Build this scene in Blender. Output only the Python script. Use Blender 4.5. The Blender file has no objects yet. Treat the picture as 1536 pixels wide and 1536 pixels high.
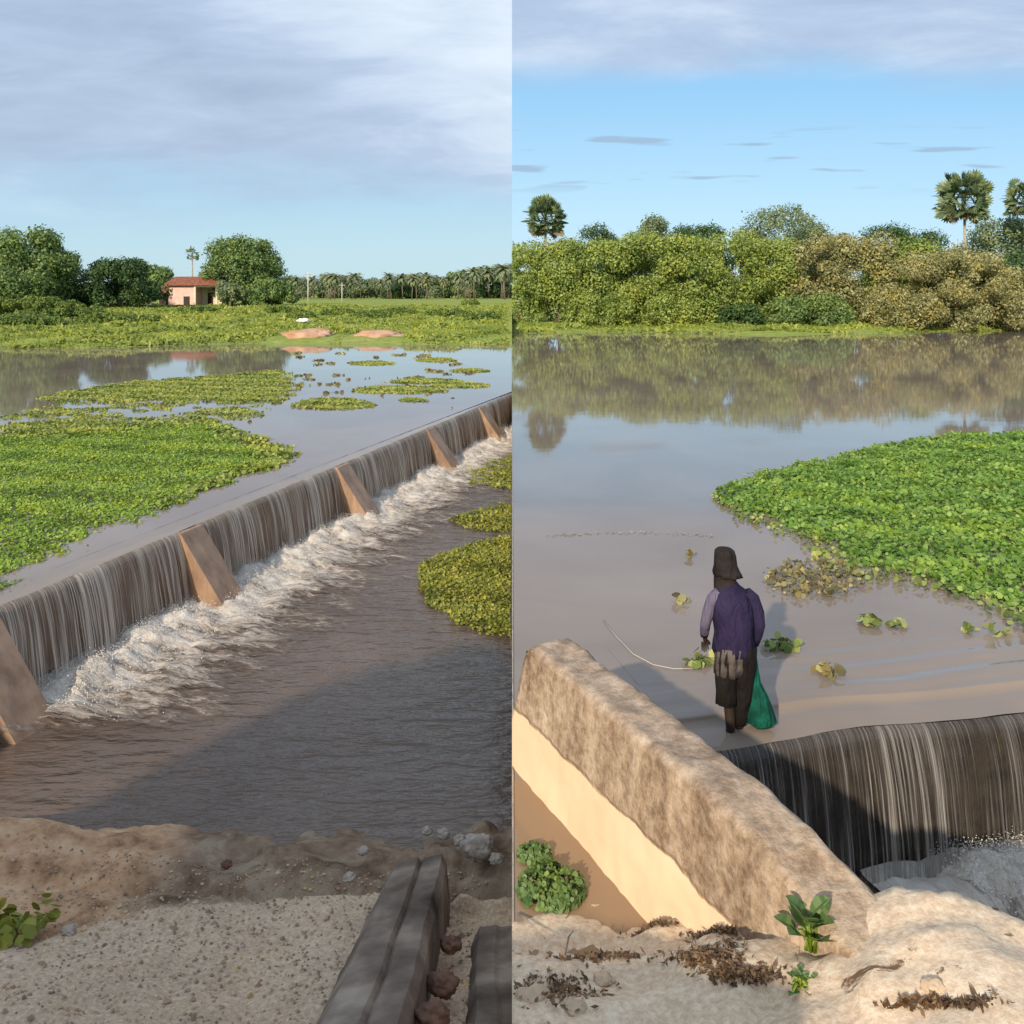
import bpy, bmesh, math, random
import numpy as np
from mathutils import Vector, noise, Matrix
rng = np.random.default_rng(7); random.seed(7)
scene = bpy.context.scene
COL = scene.collection
CH, F, HOR = 3.8, 1330.0, 440.0
LOW = -1.25
def P(u, v, z=0.0):
    d = (CH - z) * F / (v - HOR)
    return Vector(((u - 768) / F * d, d, z))
def at(u, d, z=0.0): return Vector(((u - 768) / F * d, d, z))
def zv(v, d): return CH - (v - HOR) * d / F
# ---------------------------------------------------------------- objects
def tag(o, label=None, cat=None, group=None, kind=None):
    if label: o['label'] = label
    if cat: o['category'] = cat
    if group: o['group'] = group
    if kind: o['kind'] = kind
    return o
def empty(name, loc, label, cat, group=None, rz=0):
    o = bpy.data.objects.new(name, None); COL.objects.link(o)
    o.empty_display_size = .2
    o.location = loc; o.rotation_euler = (0, 0, rz)
    return tag(o, label, cat, group)
def link(name, me, mat, parent=None, smooth=False):
    o = bpy.data.objects.new(name, me); COL.objects.link(o)
    if mat: me.materials.append(mat)
    if parent: o.parent = parent
    if smooth: me.polygons.foreach_set('use_smooth', [True] * len(me.polygons))
    return o
def build(name, bm, mat, parent=None, smooth=False):
    me = bpy.data.meshes.new(name); bmesh.ops.recalc_face_normals(bm, faces=bm.faces)
    bm.to_mesh(me); bm.free(); return link(name, me, mat, parent, smooth)
def copy_thing(o, loc, rz, scale, label, group=None):
    r = o.copy(); COL.objects.link(r); r.location = loc; r.rotation_euler = (0, 0, rz); r.scale = scale
    r['label'] = label
    if group: r['group'] = group
    for ch in o.children:
        c = ch.copy(); COL.objects.link(c); c.parent = r
        for g in ch.children:
            d = g.copy(); COL.objects.link(d); d.parent = c
    return r
def mesh_arrays(name, verts, nper):
    n = len(verts); f = n // nper
    me = bpy.data.meshes.new(name)
    me.vertices.add(n); me.vertices.foreach_set('co', np.asarray(verts, dtype=np.float32).ravel())
    me.loops.add(n); me.loops.foreach_set('vertex_index', np.arange(n, dtype=np.int32))
    me.polygons.add(f); me.polygons.foreach_set('loop_start', np.arange(0, n, nper, dtype=np.int32))
    me.polygons.foreach_set('loop_total', np.full(f, nper, dtype=np.int32))
    me.update(calc_edges=True); return me
def norm(a): return a / (np.linalg.norm(a, axis=1, keepdims=True) + 1e-9)
def leaves(pos, size, nrm, tilt=.6, aspect=.55, hexa=False):
    N = len(pos); pos = np.asarray(pos); size = np.asarray(size).reshape(-1, 1)
    n = norm(np.asarray(nrm) + rng.normal(0, tilt, (N, 3)))
    t = norm(np.cross(n, rng.normal(0, 1, (N, 3)))); b = np.cross(n, t)
    if hexa:
        V = [pos + t*size, pos + (t*.45 + b*.8*aspect*1.6)*size, pos + (-t*.5 + b*.8*aspect*1.6)*size, pos - t*size*.8 - n*size*.15,
             pos + (-t*.5 - b*.8*aspect*1.6)*size, pos + (t*.45 - b*.8*aspect*1.6)*size]
        return np.stack(V, 1).reshape(-1, 3), 6
    V = [pos + t*size, pos + b*size*aspect - n*size*.12, pos - t*size, pos - b*size*aspect - n*size*.12]
    return np.stack(V, 1).reshape(-1, 3), 4
def cyl_ring(bm, c, d, r, n=8, flat=1.0):
    d = Vector(d).normalized(); a = d.orthogonal().normalized() if abs(d.z) < .98 else Vector((1, 0, 0)); a = (a - d*a.dot(d)).normalized(); b = d.cross(a)
    return [bm.verts.new(Vector(c) + a*math.cos(2*math.pi*i/n)*r + b*math.sin(2*math.pi*i/n)*r*flat) for i in range(n)]
def tube(bm, pts, rad, n=8):
    pts = [Vector(p) for p in pts]; rings = []
    for i, p in enumerate(pts):
        d = pts[min(i+1, len(pts)-1)] - pts[max(i-1, 0)]
        if abs(d.normalized().z) > .9: d = d.normalized()
        rings.append(cyl_ring(bm, p, d, rad[i], n))
    for a, b in zip(rings, rings[1:]):
        off = min(range(n), key=lambda k: sum((a[j].co - b[(j+k) % n].co).length for j in range(n)))
        for i in range(n):
            bm.faces.new((a[i], a[(i+1) % n], b[(i+1+off) % n], b[(i+off) % n]))
    bm.faces.new(rings[0]); bm.faces.new(rings[-1])
def loft(bm, rings, n=20):
    # rings: (cx, cy, z, rx, ry[, noise])
    R = []
    for q in rings:
        cx, cy, z, rx, ry = q[:5]; am = q[5] if len(q) > 5 else 0
        R.append([bm.verts.new((cx + rx*math.cos(2*math.pi*i/n)*(1+am*math.sin(i*2.7+z*9)), cy + ry*math.sin(2*math.pi*i/n)*(1+am*math.sin(i*1.9+z*5)), z + am*.3*rx*math.sin(i*1.3))) for i in range(n)])
    for a, b in zip(R, R[1:]):
        for i in range(n): bm.faces.new((a[i], a[(i+1) % n], b[(i+1) % n], b[i]))
    bm.faces.new(R[0]); bm.faces.new(R[-1])
def box(bm, x0, x1, y0, y1, z0, z1):
    v = [bm.verts.new((x, y, z)) for z in (z0, z1) for (x, y) in ((x0, y0), (x1, y0), (x1, y1), (x0, y1))]
    for f in ((0,3,2,1),(4,5,6,7),(0,1,5,4),(1,2,6,5),(2,3,7,6),(3,0,4,7)): bm.faces.new([v[i] for i in f])
    return v
def roughen(bm, amp, sc, seed=0):
    for v in bm.verts:
        q = v.co*sc + Vector((seed, seed*1.7, 0))
        v.co += Vector((noise.noise(q), noise.noise(q+Vector((31, 0, 0))), noise.noise(q+Vector((0, 47, 0)))))*amp
def cut(bm, keep):   # end a mesh at the plane x = 0, where the two reaches of the river meet
    r = bmesh.ops.bisect_plane(bm, geom=bm.verts[:]+bm.edges[:]+bm.faces[:], plane_co=(0, 0, 0), plane_no=(1, 0, 0), clear_outer=keep == 'L', clear_inner=keep == 'R')
    ed = [e for e in r['geom_cut'] if isinstance(e, bmesh.types.BMEdge)]
    try: bmesh.ops.holes_fill(bm, edges=ed)
    except Exception: pass
# ---------------------------------------------------------------- materials
def newmat(name):
    m = bpy.data.materials.new(name); m.use_nodes = True; nt = m.node_tree
    for n in list(nt.nodes): nt.nodes.remove(n)
    out = nt.nodes.new('ShaderNodeOutputMaterial')
    return m, nt, out
def nd(nt, t, **k):
    n = nt.nodes.new(t)
    for a, b in k.items():
        if a.startswith('i_'): n.inputs[a[2:]].default_value = b
        else: setattr(n, a, b)
    return n
def ramp(nt, fac, stops):
    r = nt.nodes.new('ShaderNodeValToRGB'); e = r.color_ramp.elements
    while len(e) < len(stops): e.new(.5)
    for i, (p, c) in enumerate(stops): e[i].position = p; e[i].color = (*c, 1) if len(c) == 3 else c
    nt.links.new(fac, r.inputs[0]); return r.outputs[0]
def nz(nt, co, scale, detail=4, rough=.55, dist=0, sc=None):
    if sc:
        mp = nd(nt, 'ShaderNodeMapping'); mp.inputs['Scale'].default_value = sc; nt.links.new(co, mp.inputs[0]); co = mp.outputs[0]
    n = nd(nt, 'ShaderNodeTexNoise'); n.inputs['Scale'].default_value = scale; n.inputs['Detail'].default_value = detail
    n.inputs['Roughness'].default_value = rough; n.inputs['Distortion'].default_value = dist
    nt.links.new(co, n.inputs['Vector']); return n.outputs['Fac']
def mix(nt, f, a, b, t='RGBA', blend='MIX'):
    m = nd(nt, 'ShaderNodeMix', data_type=t)
    if t == 'RGBA': m.blend_type = blend; i0, i1, o = m.inputs[6], m.inputs[7], m.outputs[2]
    else: i0, i1, o = m.inputs[2], m.inputs[3], m.outputs[0]
    for s, x in ((m.inputs[0], f), (i0, a), (i1, b)):
        if isinstance(x, bpy.types.NodeSocket): nt.links.new(x, s)
        else: s.default_value = (*x, 1) if isinstance(x, tuple) and len(x) == 3 else x
    return o
def mth(nt, op, a, b=0.0, c=None, clamp=False):
    m = nd(nt, 'ShaderNodeMath', operation=op); m.use_clamp = clamp
    for i, x in enumerate((a, b) if c is None else (a, b, c)):
        if isinstance(x, bpy.types.NodeSocket): nt.links.new(x, m.inputs[i])
        else: m.inputs[i].default_value = x
    return m.outputs[0]
def sstep(nt, x, a, b):
    m = nd(nt, 'ShaderNodeMapRange', interpolation_type='SMOOTHSTEP')
    nt.links.new(x, m.inputs[0]); m.inputs[1].default_value = a; m.inputs[2].default_value = b; return m.outputs[0]
def bump(nt, h, strength, dist):
    b = nd(nt, 'ShaderNodeBump'); b.inputs['Strength'].default_value = strength; b.inputs['Distance'].default_value = dist
    nt.links.new(h, b.inputs['Height']); return b.outputs[0]
def princ(nt, out, col, rough=.8, spec=.3, nrm=None, **k):
    p = nd(nt, 'ShaderNodeBsdfPrincipled')
    if isinstance(col, bpy.types.NodeSocket): nt.links.new(col, p.inputs['Base Color'])
    else: p.inputs['Base Color'].default_value = (*col, 1)
    if isinstance(rough, bpy.types.NodeSocket): nt.links.new(rough, p.inputs['Roughness'])
    else: p.inputs['Roughness'].default_value = rough
    p.inputs['Specular IOR Level'].default_value = spec
    if nrm: nt.links.new(nrm, p.inputs['Normal'])
    if out: nt.links.new(p.outputs[0], out.inputs[0])
    return p
def pos(nt): return nd(nt, 'ShaderNodeNewGeometry').outputs['Position']
def objc(nt): return nd(nt, 'ShaderNodeTexCoord').outputs['Object']
def leafmat(name, c0, c1, c2, trans=.25, nsc=1.2, rough=.55):
    m, nt, out = newmat(name)
    g = nd(nt, 'ShaderNodeNewGeometry')
    rp = g.outputs['Random Per Island']
    a = ramp(nt, rp, [(0, c0), (.55, c1), (1, c2)])
    n = nz(nt, g.outputs['Position'], nsc, 3)
    tint = ramp(nt, n, [(.3, (.60, .68, .58)), (.5, (1, 1, 1)), (.7, (1.3, 1.15, .75))])
    c = mix(nt, 1.0, a, tint, blend='MULTIPLY')
    p = princ(nt, None, c, rough, .35)
    t = nd(nt, 'ShaderNodeBsdfTranslucent'); nt.links.new(c, t.inputs[0])
    ms = nd(nt, 'ShaderNodeMixShader'); ms.inputs[0].default_value = trans
    nt.links.new(p.outputs[0], ms.inputs[1]); nt.links.new(t.outputs[0], ms.inputs[2]); nt.links.new(ms.outputs[0], out.inputs[0])
    return m
def simple(name, c0, c1, scale=3, rough=.85, b=.02, bs=12, spec=.3, mid=None):
    m, nt, out = newmat(name); co = objc(nt)
    n = nz(nt, co, scale, 6)
    st = [(.35, c0), (.65, c1)] if not mid else [(.3, c0), (.5, mid), (.7, c1)]
    c = ramp(nt, n, st); princ(nt, out, c, rough, spec, bump(nt, nz(nt, co, bs, 6), .6, b)); return m
M = {}
def watermat(name, col, col2, b1, rough=.05, stretch=(1, 1, 1), s1=2.0, s2=9.0, dist=.03, fade=(9, 40)):
    m, nt, out = newmat(name); po = pos(nt)
    c = ramp(nt, nz(nt, po, .25, 4, dist=.6), [(.35, col), (.65, col2)])
    h = mth(nt, 'ADD', nz(nt, po, s1, 4, .5, .3, stretch), mth(nt, 'MULTIPLY', nz(nt, po, s2, 3, .5, .2, stretch), .35))
    p = princ(nt, out, c, rough, .5, bump(nt, h, b1, dist)); p.inputs['IOR'].default_value = 1.33
    return m
M['water'] = watermat('reservoir_water', (.215, .17, .135), (.265, .215, .175), .08, .03, (1, 1.6, 1), 1.0, 5, .012)
M['pool'] = watermat('pool_water', (.09, .062, .046), (.13, .092, .07), .9, .14, (.7, 1.8, 1), 2.6, 7, .07)
M['silt'] = watermat('silty_water', (.26, .17, .10), (.30, .20, .12), .1, .08, (1, 1, 1), 3, 9, .02)
def falls_mat():
    m, nt, out = newmat('falling_water')
    uv = nd(nt, 'ShaderNodeUVMap').outputs[0]
    n1 = nz(nt, uv, 1.0, 3, .6, .15, (9, .45, 1)); n2 = nz(nt, uv, 1.0, 3, .6, .1, (52, .6, 1)); n3 = nz(nt, uv, 1.0, 2, .5, 0, (1.1, .05, 1))
    s = mth(nt, 'ADD', mth(nt, 'MULTIPLY', n1, .3), mth(nt, 'MULTIPLY', n2, .7))
    sz = nd(nt, 'ShaderNodeSeparateXYZ'); nt.links.new(uv, sz.inputs[0]); topk = mth(nt, 'SUBTRACT', 1.0, sstep(nt, mth(nt, 'MULTIPLY', sz.outputs[1], -1.0), .03, .22))
    s = mth(nt, 'ADD', s, mth(nt, 'MULTIPLY', mth(nt, 'SUBTRACT', n3, .5), .35))
    a = mth(nt, 'MAXIMUM', sstep(nt, s, .38, .60), mth(nt, 'MULTIPLY', topk, .75))
    c = ramp(nt, s, [(.42, (.26, .19, .14)), (.53, (.44, .36, .28)), (.68, (.72, .64, .55))])
    p = princ(nt, None, c, .4, .2, bump(nt, s, .5, .03))
    t = nd(nt, 'ShaderNodeBsdfTransparent')
    ms = nd(nt, 'ShaderNodeMixShader'); nt.links.new(mth(nt, 'MULTIPLY', a, .9), ms.inputs[0])
    nt.links.new(t.outputs[0], ms.inputs[1]); nt.links.new(p.outputs[0], ms.inputs[2]); nt.links.new(ms.outputs[0], out.inputs[0])
    return m
M['falls'] = falls_mat()
def foam_mat():
    m, nt, out = newmat('churned_foam')
    uv = nd(nt, 'ShaderNodeUVMap').outputs[0]
    sx = nd(nt, 'ShaderNodeSeparateXYZ'); nt.links.new(uv, sx.inputs[0]); t = sx.outputs[1]
    n1 = nz(nt, uv, 1.0, 7, .7, .8, (2.6, 1.2, 1)); n2 = nz(nt, uv, 1.0, 6, .75, 1.2, (11.0, 3.0, 1))
    n = mth(nt, 'ADD', mth(nt, 'MULTIPLY', n1, .5), mth(nt, 'MULTIPLY', n2, .5))
    thr = nd(nt, 'ShaderNodeMapRange'); nt.links.new(t, thr.inputs[0]); thr.inputs[1].default_value = .3; thr.inputs[2].default_value = 3.7; thr.inputs[3].default_value = .33; thr.inputs[4].default_value = .70
    d = mth(nt, 'SUBTRACT', n, thr.outputs[0])
    a = mth(nt, 'MULTIPLY', sstep(nt, d, -.12, .12), .93)
    c = ramp(nt, mth(nt, 'ADD', d, .5), [(.46, (.30, .23, .18)), (.57, (.50, .43, .36)), (.68, (.70, .65, .58)), (.82, (.84, .81, .76))])
    p = princ(nt, None, c, .6, .3, bump(nt, mth(nt, 'ADD', n, mth(nt, 'MULTIPLY', nz(nt, uv, 1.0, 6, .75, .5, (26, 18, 1)), .8)), .6, .05))
    tr = nd(nt, 'ShaderNodeBsdfTransparent')
    ms = nd(nt, 'ShaderNodeMixShader'); nt.links.new(a, ms.inputs[0])
    nt.links.new(tr.outputs[0], ms.inputs[1]); nt.links.new(p.outputs[0], ms.inputs[2]); nt.links.new(ms.outputs[0], out.inputs[0])
    return m
M['foam'] = foam_mat()
def weir_mat():
    m, nt, out = newmat('wet_weir_concrete'); co = objc(nt)
    s = nz(nt, co, 1.0, 5, .6, 0, (5, 5, .6)); n = nz(nt, co, 2.2, 6)
    c = mix(nt, .5, ramp(nt, s, [(.35, (.13, .08, .05)), (.65, (.38, .24, .15))]), ramp(nt, n, [(.35, (.20, .12, .075)), (.65, (.42, .28, .18))]))
    princ(nt, out, c, .45, .4, bump(nt, n, .5, .03)); return m
M['weir'] = weir_mat()
M['weirdark'] = simple('shade_dark_concrete', (.022, .018, .015), (.06, .047, .034), 4, .5, .02)  # right weir concrete, its shade put into a near-black colour
def wall_mat():
    m, nt, out = newmat('stained_wall_concrete'); co = objc(nt)
    sx = nd(nt, 'ShaderNodeSeparateXYZ'); nt.links.new(co, sx.inputs[0]); z = sx.outputs[2]
    drip = nz(nt, co, 1.0, 5, .6, .2, (3.2, 3.2, .7)); fine = nz(nt, co, 14, 6, .7); big = nz(nt, co, 2.0, 5)
    st = ramp(nt, drip, [(.34, (.17, .11, .07)), (.5, (.36, .265, .18)), (.64, (.56, .44, .32))])
    st = mix(nt, .38, st, ramp(nt, fine, [(.40, (.15, .09, .05)), (.5, (.42, .29, .185)), (.62, (.66, .50, .36))]))
    pale = ramp(nt, big, [(.3, (.70, .50, .31)), (.7, (.78, .58, .38))])
    k = sstep(nt, mth(nt, 'SUBTRACT', z, mth(nt, 'MULTIPLY', big, .22)), .33, .36)
    c = mix(nt, k, pale, st)
    top = sstep(nt, z, .93, .99)
    c = mix(nt, mth(nt, 'MULTIPLY', top, .6), c, ramp(nt, nz(nt, co, 6, 7, .7), [(.38, (.20, .15, .11)), (.52, (.37, .28, .21)), (.66, (.60, .49, .38))]))
    h = mth(nt, 'ADD', fine, mth(nt, 'MULTIPLY', big, 1.5))
    princ(nt, out, c, .9, .2, bump(nt, h, mth(nt, 'ADD', mth(nt, 'MULTIPLY', k, .7), .1), .04) if False else bump(nt, mth(nt, 'MULTIPLY', h, mth(nt, 'ADD', k, .12)), .6, .04)); return m
M['wall'] = wall_mat()
def ground_mat(name, pal, bsc=.04, sc=1.5, patch=.62, dark=(.10, .06, .035), speck=30):
    m, nt, out = newmat(name); po = pos(nt)
    n = nz(nt, po, sc, 6, .6); f = nz(nt, po, speck, 5, .7); v = nz(nt, po, sc*2.7, 7, .7, .4)
    c = ramp(nt, n, [(.3, pal[0]), (.5, pal[1]), (.7, pal[2])])
    c = mix(nt, .38, c, ramp(nt, f, [(.38, tuple(x*.5 for x in pal[1])), (.5, pal[1]), (.64, tuple(min(.8, x*1.5) for x in pal[2]))]))
    c = mix(nt, sstep(nt, v, patch, patch+.06), c, dark)
    h = mth(nt, 'ADD', mth(nt, 'MULTIPLY', f, .5), nz(nt, po, 7, 6, .7))
    princ(nt, out, c, .95, .15, bump(nt, h, .55, bsc*.6)); return m
M['sand'] = ground_mat('pale_cement_ground', ((.50, .36, .24), (.64, .48, .33), (.74, .58, .42)), .035, 1.3, .60, (.17, .10, .055), 26)
M['gravel'] = ground_mat('gravel_ground', ((.37, .275, .19), (.47, .35, .245), (.56, .43, .31)), .03, 1.1, .72, (.18, .13, .095), 34)
def shore_mat():
    m = M['gravel'].copy(); m.name = 'gravel_and_wet_apron'; nt = m.node_tree
    p = [n for n in nt.nodes if n.type == 'BSDF_PRINCIPLED'][0]; c0 = p.inputs['Base Color'].links[0].from_socket
    po = pos(nt); sx = nd(nt, 'ShaderNodeSeparateXYZ'); nt.links.new(po, sx.inputs[0]); x, y, z = sx.outputs
    q = mth(nt, 'MAXIMUM', mth(nt, 'SUBTRACT', mth(nt, 'MULTIPLY', x, -1.0), 1.0), 0.0)
    b = mth(nt, 'ADD', y, mth(nt, 'MULTIPLY', mth(nt, 'MULTIPLY', q, q), .13)); b = mth(nt, 'ADD', b, mth(nt, 'MULTIPLY', mth(nt, 'SUBTRACT', nz(nt, po, 3, 6, .7), .5), .7))
    k = sstep(nt, b, 6.95, 7.1)
    dk = ramp(nt, nz(nt, po, 2.6, 7, .7, .5), [(.32, (.08, .045, .028)), (.48, (.20, .135, .09)), (.62, (.30, .235, .165)), (.75, (.16, .14, .07))])
    og = ramp(nt, nz(nt, po, 3.2, 7, .7), [(.34, (.20, .11, .06)), (.5, (.46, .28, .16)), (.66, (.60, .42, .27))])
    dk = mix(nt, sstep(nt, mth(nt, 'ADD', q, mth(nt, 'MULTIPLY', nz(nt, po, 2, 5), .8)), 2.1, 2.7), dk, og)
    nt.links.new(mix(nt, k, c0, dk), p.inputs['Base Color']); return m
M['shore'] = shore_mat()
def meadow_mat():
    m, nt, out = newmat('meadow_grass'); po = pos(nt)
    n = nz(nt, po, .12, 6, .65); f = nz(nt, po, 1.2, 6, .7)
    c = mix(nt, .5, ramp(nt, n, [(.3, (.17, .25, .045)), (.5, (.26, .32, .07)), (.7, (.34, .34, .11))]), ramp(nt, f, [(.35, (.13, .18, .03)), (.65, (.34, .38, .10))]))
    princ(nt, out, c, .9, .1, bump(nt, f, .7, .25)); return m
M['meadow'] = meadow_mat()
M['bark'] = simple('tree_bark', (.10, .075, .055), (.24, .19, .15), 5)
M['palebark'] = simple('palm_trunk_bark', (.26, .22, .18), (.45, .40, .33), 5)
M['redearth'] = simple('red_earth', (.42, .22, .13), (.62, .38, .25), .8, .95, .1, 3)
# ---------------------------------------------------------------- heightfields
def grid(name, x0, x1, y0, y1, step, fz, mat, kind='structure', skirt=None, smooth=True, warp=None):
    nx = max(2, int(round((x1-x0)/step))+1); ny = max(2, int(round((y1-y0)/step))+1)
    xs = np.linspace(x0, x1, nx); ys = np.linspace(y0, y1, ny)
    vs = [(x, y, fz(x, y)) for y in ys for x in xs]
    fs = [(j*nx+i, j*nx+i+1, (j+1)*nx+i+1, (j+1)*nx+i) for j in range(ny-1) for i in range(nx-1)]
    if skirt is not None:
        def sk(idx):
            b = len(vs)
            for k in idx: vs.append((vs[k][0], vs[k][1], skirt))
            for k in range(len(idx)-1): fs.append((idx[k], idx[k+1], b+k+1, b+k))
        sk([j*nx for j in range(ny)]); sk([j*nx+nx-1 for j in range(ny)])
        sk([i for i in range(nx)]); sk([(ny-1)*nx+i for i in range(nx)])
    me = bpy.data.meshes.new(name); me.from_pydata(vs, [], fs); me.update()
    o = link(name, me, mat, None, smooth); o['kind'] = kind; return o
def fbm(x, y, s, seed=0, o=4): return noise.fractal(Vector((x*s+seed, y*s-seed, seed*.37)), .9, 2.1, o)
def lerp(x, pts):
    return float(np.interp(x, [p[0] for p in pts], [p[1] for p in pts]))
def sst(x, a, b):
    t = min(1, max(0, (x-a)/(b-a))); return t*t*(3-2*t)
SHADE_RIDGE = [(-16, 2.1), (-10.1, 2.2), (-9.2, 5.5), (-8.2, 6.6), (-7.4, 6.9), (-6.5, 6.3), (-5.2, 5.1), (-4.2, 4.4), (-3.3, 3.8), (-2.6, 3.0), (-2.0, 2.1)]  # ridge profile behind the camera, added and shaped to shade the left foreground
def zl(x, y):
    z = lerp(y, [(0, 2.1), (1.2, 2.1), (2.5, 1.35), (4, .36), (5, -.33), (6.2, -.72), (6.85, -.86), (7.2, -1.06), (7.9, -1.14), (8.35, -1.27), (8.9, -1.6)])
    k = sst(y, -6, -3.2)*(1-sst(y, -2.8, -.6))
    z = z + max(0, lerp(x, SHADE_RIDGE)-2.1)*k + .6*fbm(x, y, 1.1, 5)*k*sst(-x, 3.5, 6)
    # low orange rock shoulder at the left, gravel mound edge
    z += .30*math.exp(-((x+4.6)**2/1.6+(y-7.6)**2/.35))
    z += -.10*math.exp(-((y-7.1)**2/.02))*sst(x, -4.5, -3.6)
    a = .06 if y < 7 else .09
    z += a*fbm(x, y, 1.3, 3) + .035*fbm(x, y, 5, 9)
    if x < -7.0 and y < 7.4: z = max(z, .35)
    if x > -.8 and y > 6.5: z += .10*fbm(x, y, 3.5, 12)
    return z
CTRL = np.array([(0,5.15,0),(.5,5.2,0),(.6,5.45,-.02),(0,6,-.35),(.4,5.9,-.35),(0,7,-.5),(0,4.4,.42),(0,3.9,.58),(.87,5.45,-.03),(.9,5.0,.2),(1.25,4.63,.44),
    (1.43,4.2,.62),(1.2,4.0,.6),(.6,4.4,.4),(.6,3.9,.58),(2.05,4.3,.92),(2.4,4.15,.9),(3,4.1,.86),(1.9,4.0,.93),(1.8,4.15,.9),(1.5,4.05,.80),(1.62,3.85,.92),(1.72,3.98,.93),(2.0,3.8,.93),(1.38,3.95,.70),(1.75,3.6,.90),(1.95,3.55,.92),(1.6,3.65,.86),(2.5,3.6,.82),(1.7,3.85,.86),(1.5,4.0,.78),(1.35,3.7,.74),(4.5,4.1,.8),(6,4.1,.8),(4,3,.95),(1,3.2,.95),(0,3.2,.95),(0,6.5,-.4),(1,6,-.4),(2.2,3.1,1.0)])
WL0, WD = Vector((.117, 7.09)), Vector((.42, -.908)); WN = Vector((.908, .42))   # wing wall: left face line, direction, thickness direction
def zr(x, y):
    w = 1/((CTRL[:, 0]-x)**2+(CTRL[:, 1]-y)**2+.01)**1.6
    z = float((w*CTRL[:, 2]).sum()/w.sum())
    if y < 3.2: z = z + (lerp(y, [(-1, 2.1), (0, 2.05), (1.2, 1.8), (2.2, 1.36), (3.2, .95)])-z)*sst(3.2-y, 0, .5)
    side = (Vector((x, y))-WL0).dot(WN)
    if side > .2:
        e = 4.36 - (x-2.05)*.42*(1-sst(x, 2.0, 3.5)*.8) + .12*fbm(x, y, 2.2, 4)
        z = z + (-1.8-z)*sst(y, e-.05, e+.55)
    z += .05*fbm(x, y, 1.6, 1) + .022*fbm(x, y, 6, 2) + .012*fbm(x, y, 16, 6, 2)
    return z
# near banks
grid('gravel_bank_shade_ridge', -30, 0, -16, -.5, .5, zl, M['gravel'], skirt=-3)  # unseen bank carrying the added ridge that shades foreground and pool
grid('foreground_ground', -9, 0, -.5, 9, .05, zl, M['shore'], skirt=-3)
grid('grassy_bank', -30, -9, -.5, 9, .5, zl, M['gravel'], skirt=-3)
grid('embankment', 0, 30, -16, 1.6, .5, zr, M['sand'], skirt=-3)
grid('cement_ground', 0, 7, 1.6, 6.9, .045, zr, M['sand'], skirt=-3)
grid('roadside_ground', 7, 30, 1.6, 6.9, .5, zr, M['sand'], skirt=-3)
# far banks
def zml(x, y):
    s = 62 + 2.5*fbm(x, 0, .06, 3) + (x < -45)*0 + lerp(x, [(-60, -3), (-28, 0), (-20, 4.5), (0, 3.5)])
    z = lerp(y-s, [(-8, -1), (-1, -.15), (0, .02), (2, .35), (10, .6), (30, 1.3), (68, 2.0), (200, 2.0), (4000, 2.0)])
    return z + (.16*fbm(x, y, .22, 8) if y-s > .5 else 0)
def zmr(x, y):
    s = 85 + 2.2*fbm(x, 3, .09, 6) + lerp(x, [(0, 0), (14, 2), (24, -3), (34, -1), (46, 3), (60, 5)])
    z = lerp(y-s, [(-8, -1), (-1, -.15), (0, .02), (2, .3), (10, .55), (40, .8), (4000, 1.5)])
    return z + (.08*fbm(x, y, .3, 8) if y-s > .5 else 0)
grid('meadow', -110, 0, 50, 150, 1.0, zml, M['meadow'], skirt=-3)
grid('riverbank_grass', 0, 110, 70, 150, 1.0, zmr, M['meadow'], skirt=-3)
def flat(name, pts, z, mat, kind='structure'):
    me = bpy.data.meshes.new(name); me.from_pydata([(p[0], p[1], z) for p in pts], [], [tuple(range(len(pts)))]); o = link(name, me, mat); o['kind'] = kind; return o
flat('far_field', [(-6000, 149), (-109, 149), (0, 149), (0, 6000), (-6000, 6000)], 1.99, M['meadow'])
flat('far_terrain', [(0, 149), (109, 149), (6000, 149), (6000, 6000), (0, 6000)], .9, M['meadow'])
flat('outer_bank', [(-6000, 50), (-109, 50), (-109, 150), (-6000, 150)], .5, M['meadow'])
flat('outer_riverbank', [(109, 70), (6000, 70), (6000, 150), (109, 150)], .5, M['meadow'])
flat('terrain', [(-6000, -6000), (6000, -6000), (6000, 6000), (-6000, 6000)], -3.2, M['gravel'])
flat('back_field', [(-6000, -6000), (6000, -6000), (6000, -15.5), (-6000, -15.5)], 1.6, M['meadow'])
# ---------------------------------------------------------------- left weir
A = Vector((-6.28, 10.87)); D = Vector((6.28, 23.28)).normalized(); N = Vector((D.y, -D.x))
def W(s, t, z): q = A + D*s + N*t; return (q.x, q.y, z)
S0, S1 = -3.6, 24.2
def extrude(bm, prof, s0, s1, seg, W):
    n = int(seg); rows = [[bm.verts.new(W(s0+(s1-s0)*i/n, t, z)) for t, z in prof] for i in range(n+1)]
    k = len(prof)
    for a, b in zip(rows, rows[1:]):
        for i in range(k): bm.faces.new((a[i], b[i], b[(i+1) % k], a[(i+1) % k]))
    bm.faces.new(rows[0]); bm.faces.new(rows[-1][::-1])
weir = empty('concrete_weir', W(8, 0, LOW), 'long brown concrete weir with sloping buttresses under a thin sheet of falling water', 'weir')
def rel(o, par): o.parent = par; o.matrix_parent_inverse = par.matrix_world.inverted()
bpy.context.view_layer.update()
bm = bmesh.new(); extrude(bm, [(-.45, -.09), (0, -.09), (.03, -.14), (.10, -1.7), (-.45, -1.7)], S0, S1+.5, 60, W); cut(bm, 'L')
o = build('weir_wall', bm, M['weir']); rel(o, weir)
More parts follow.
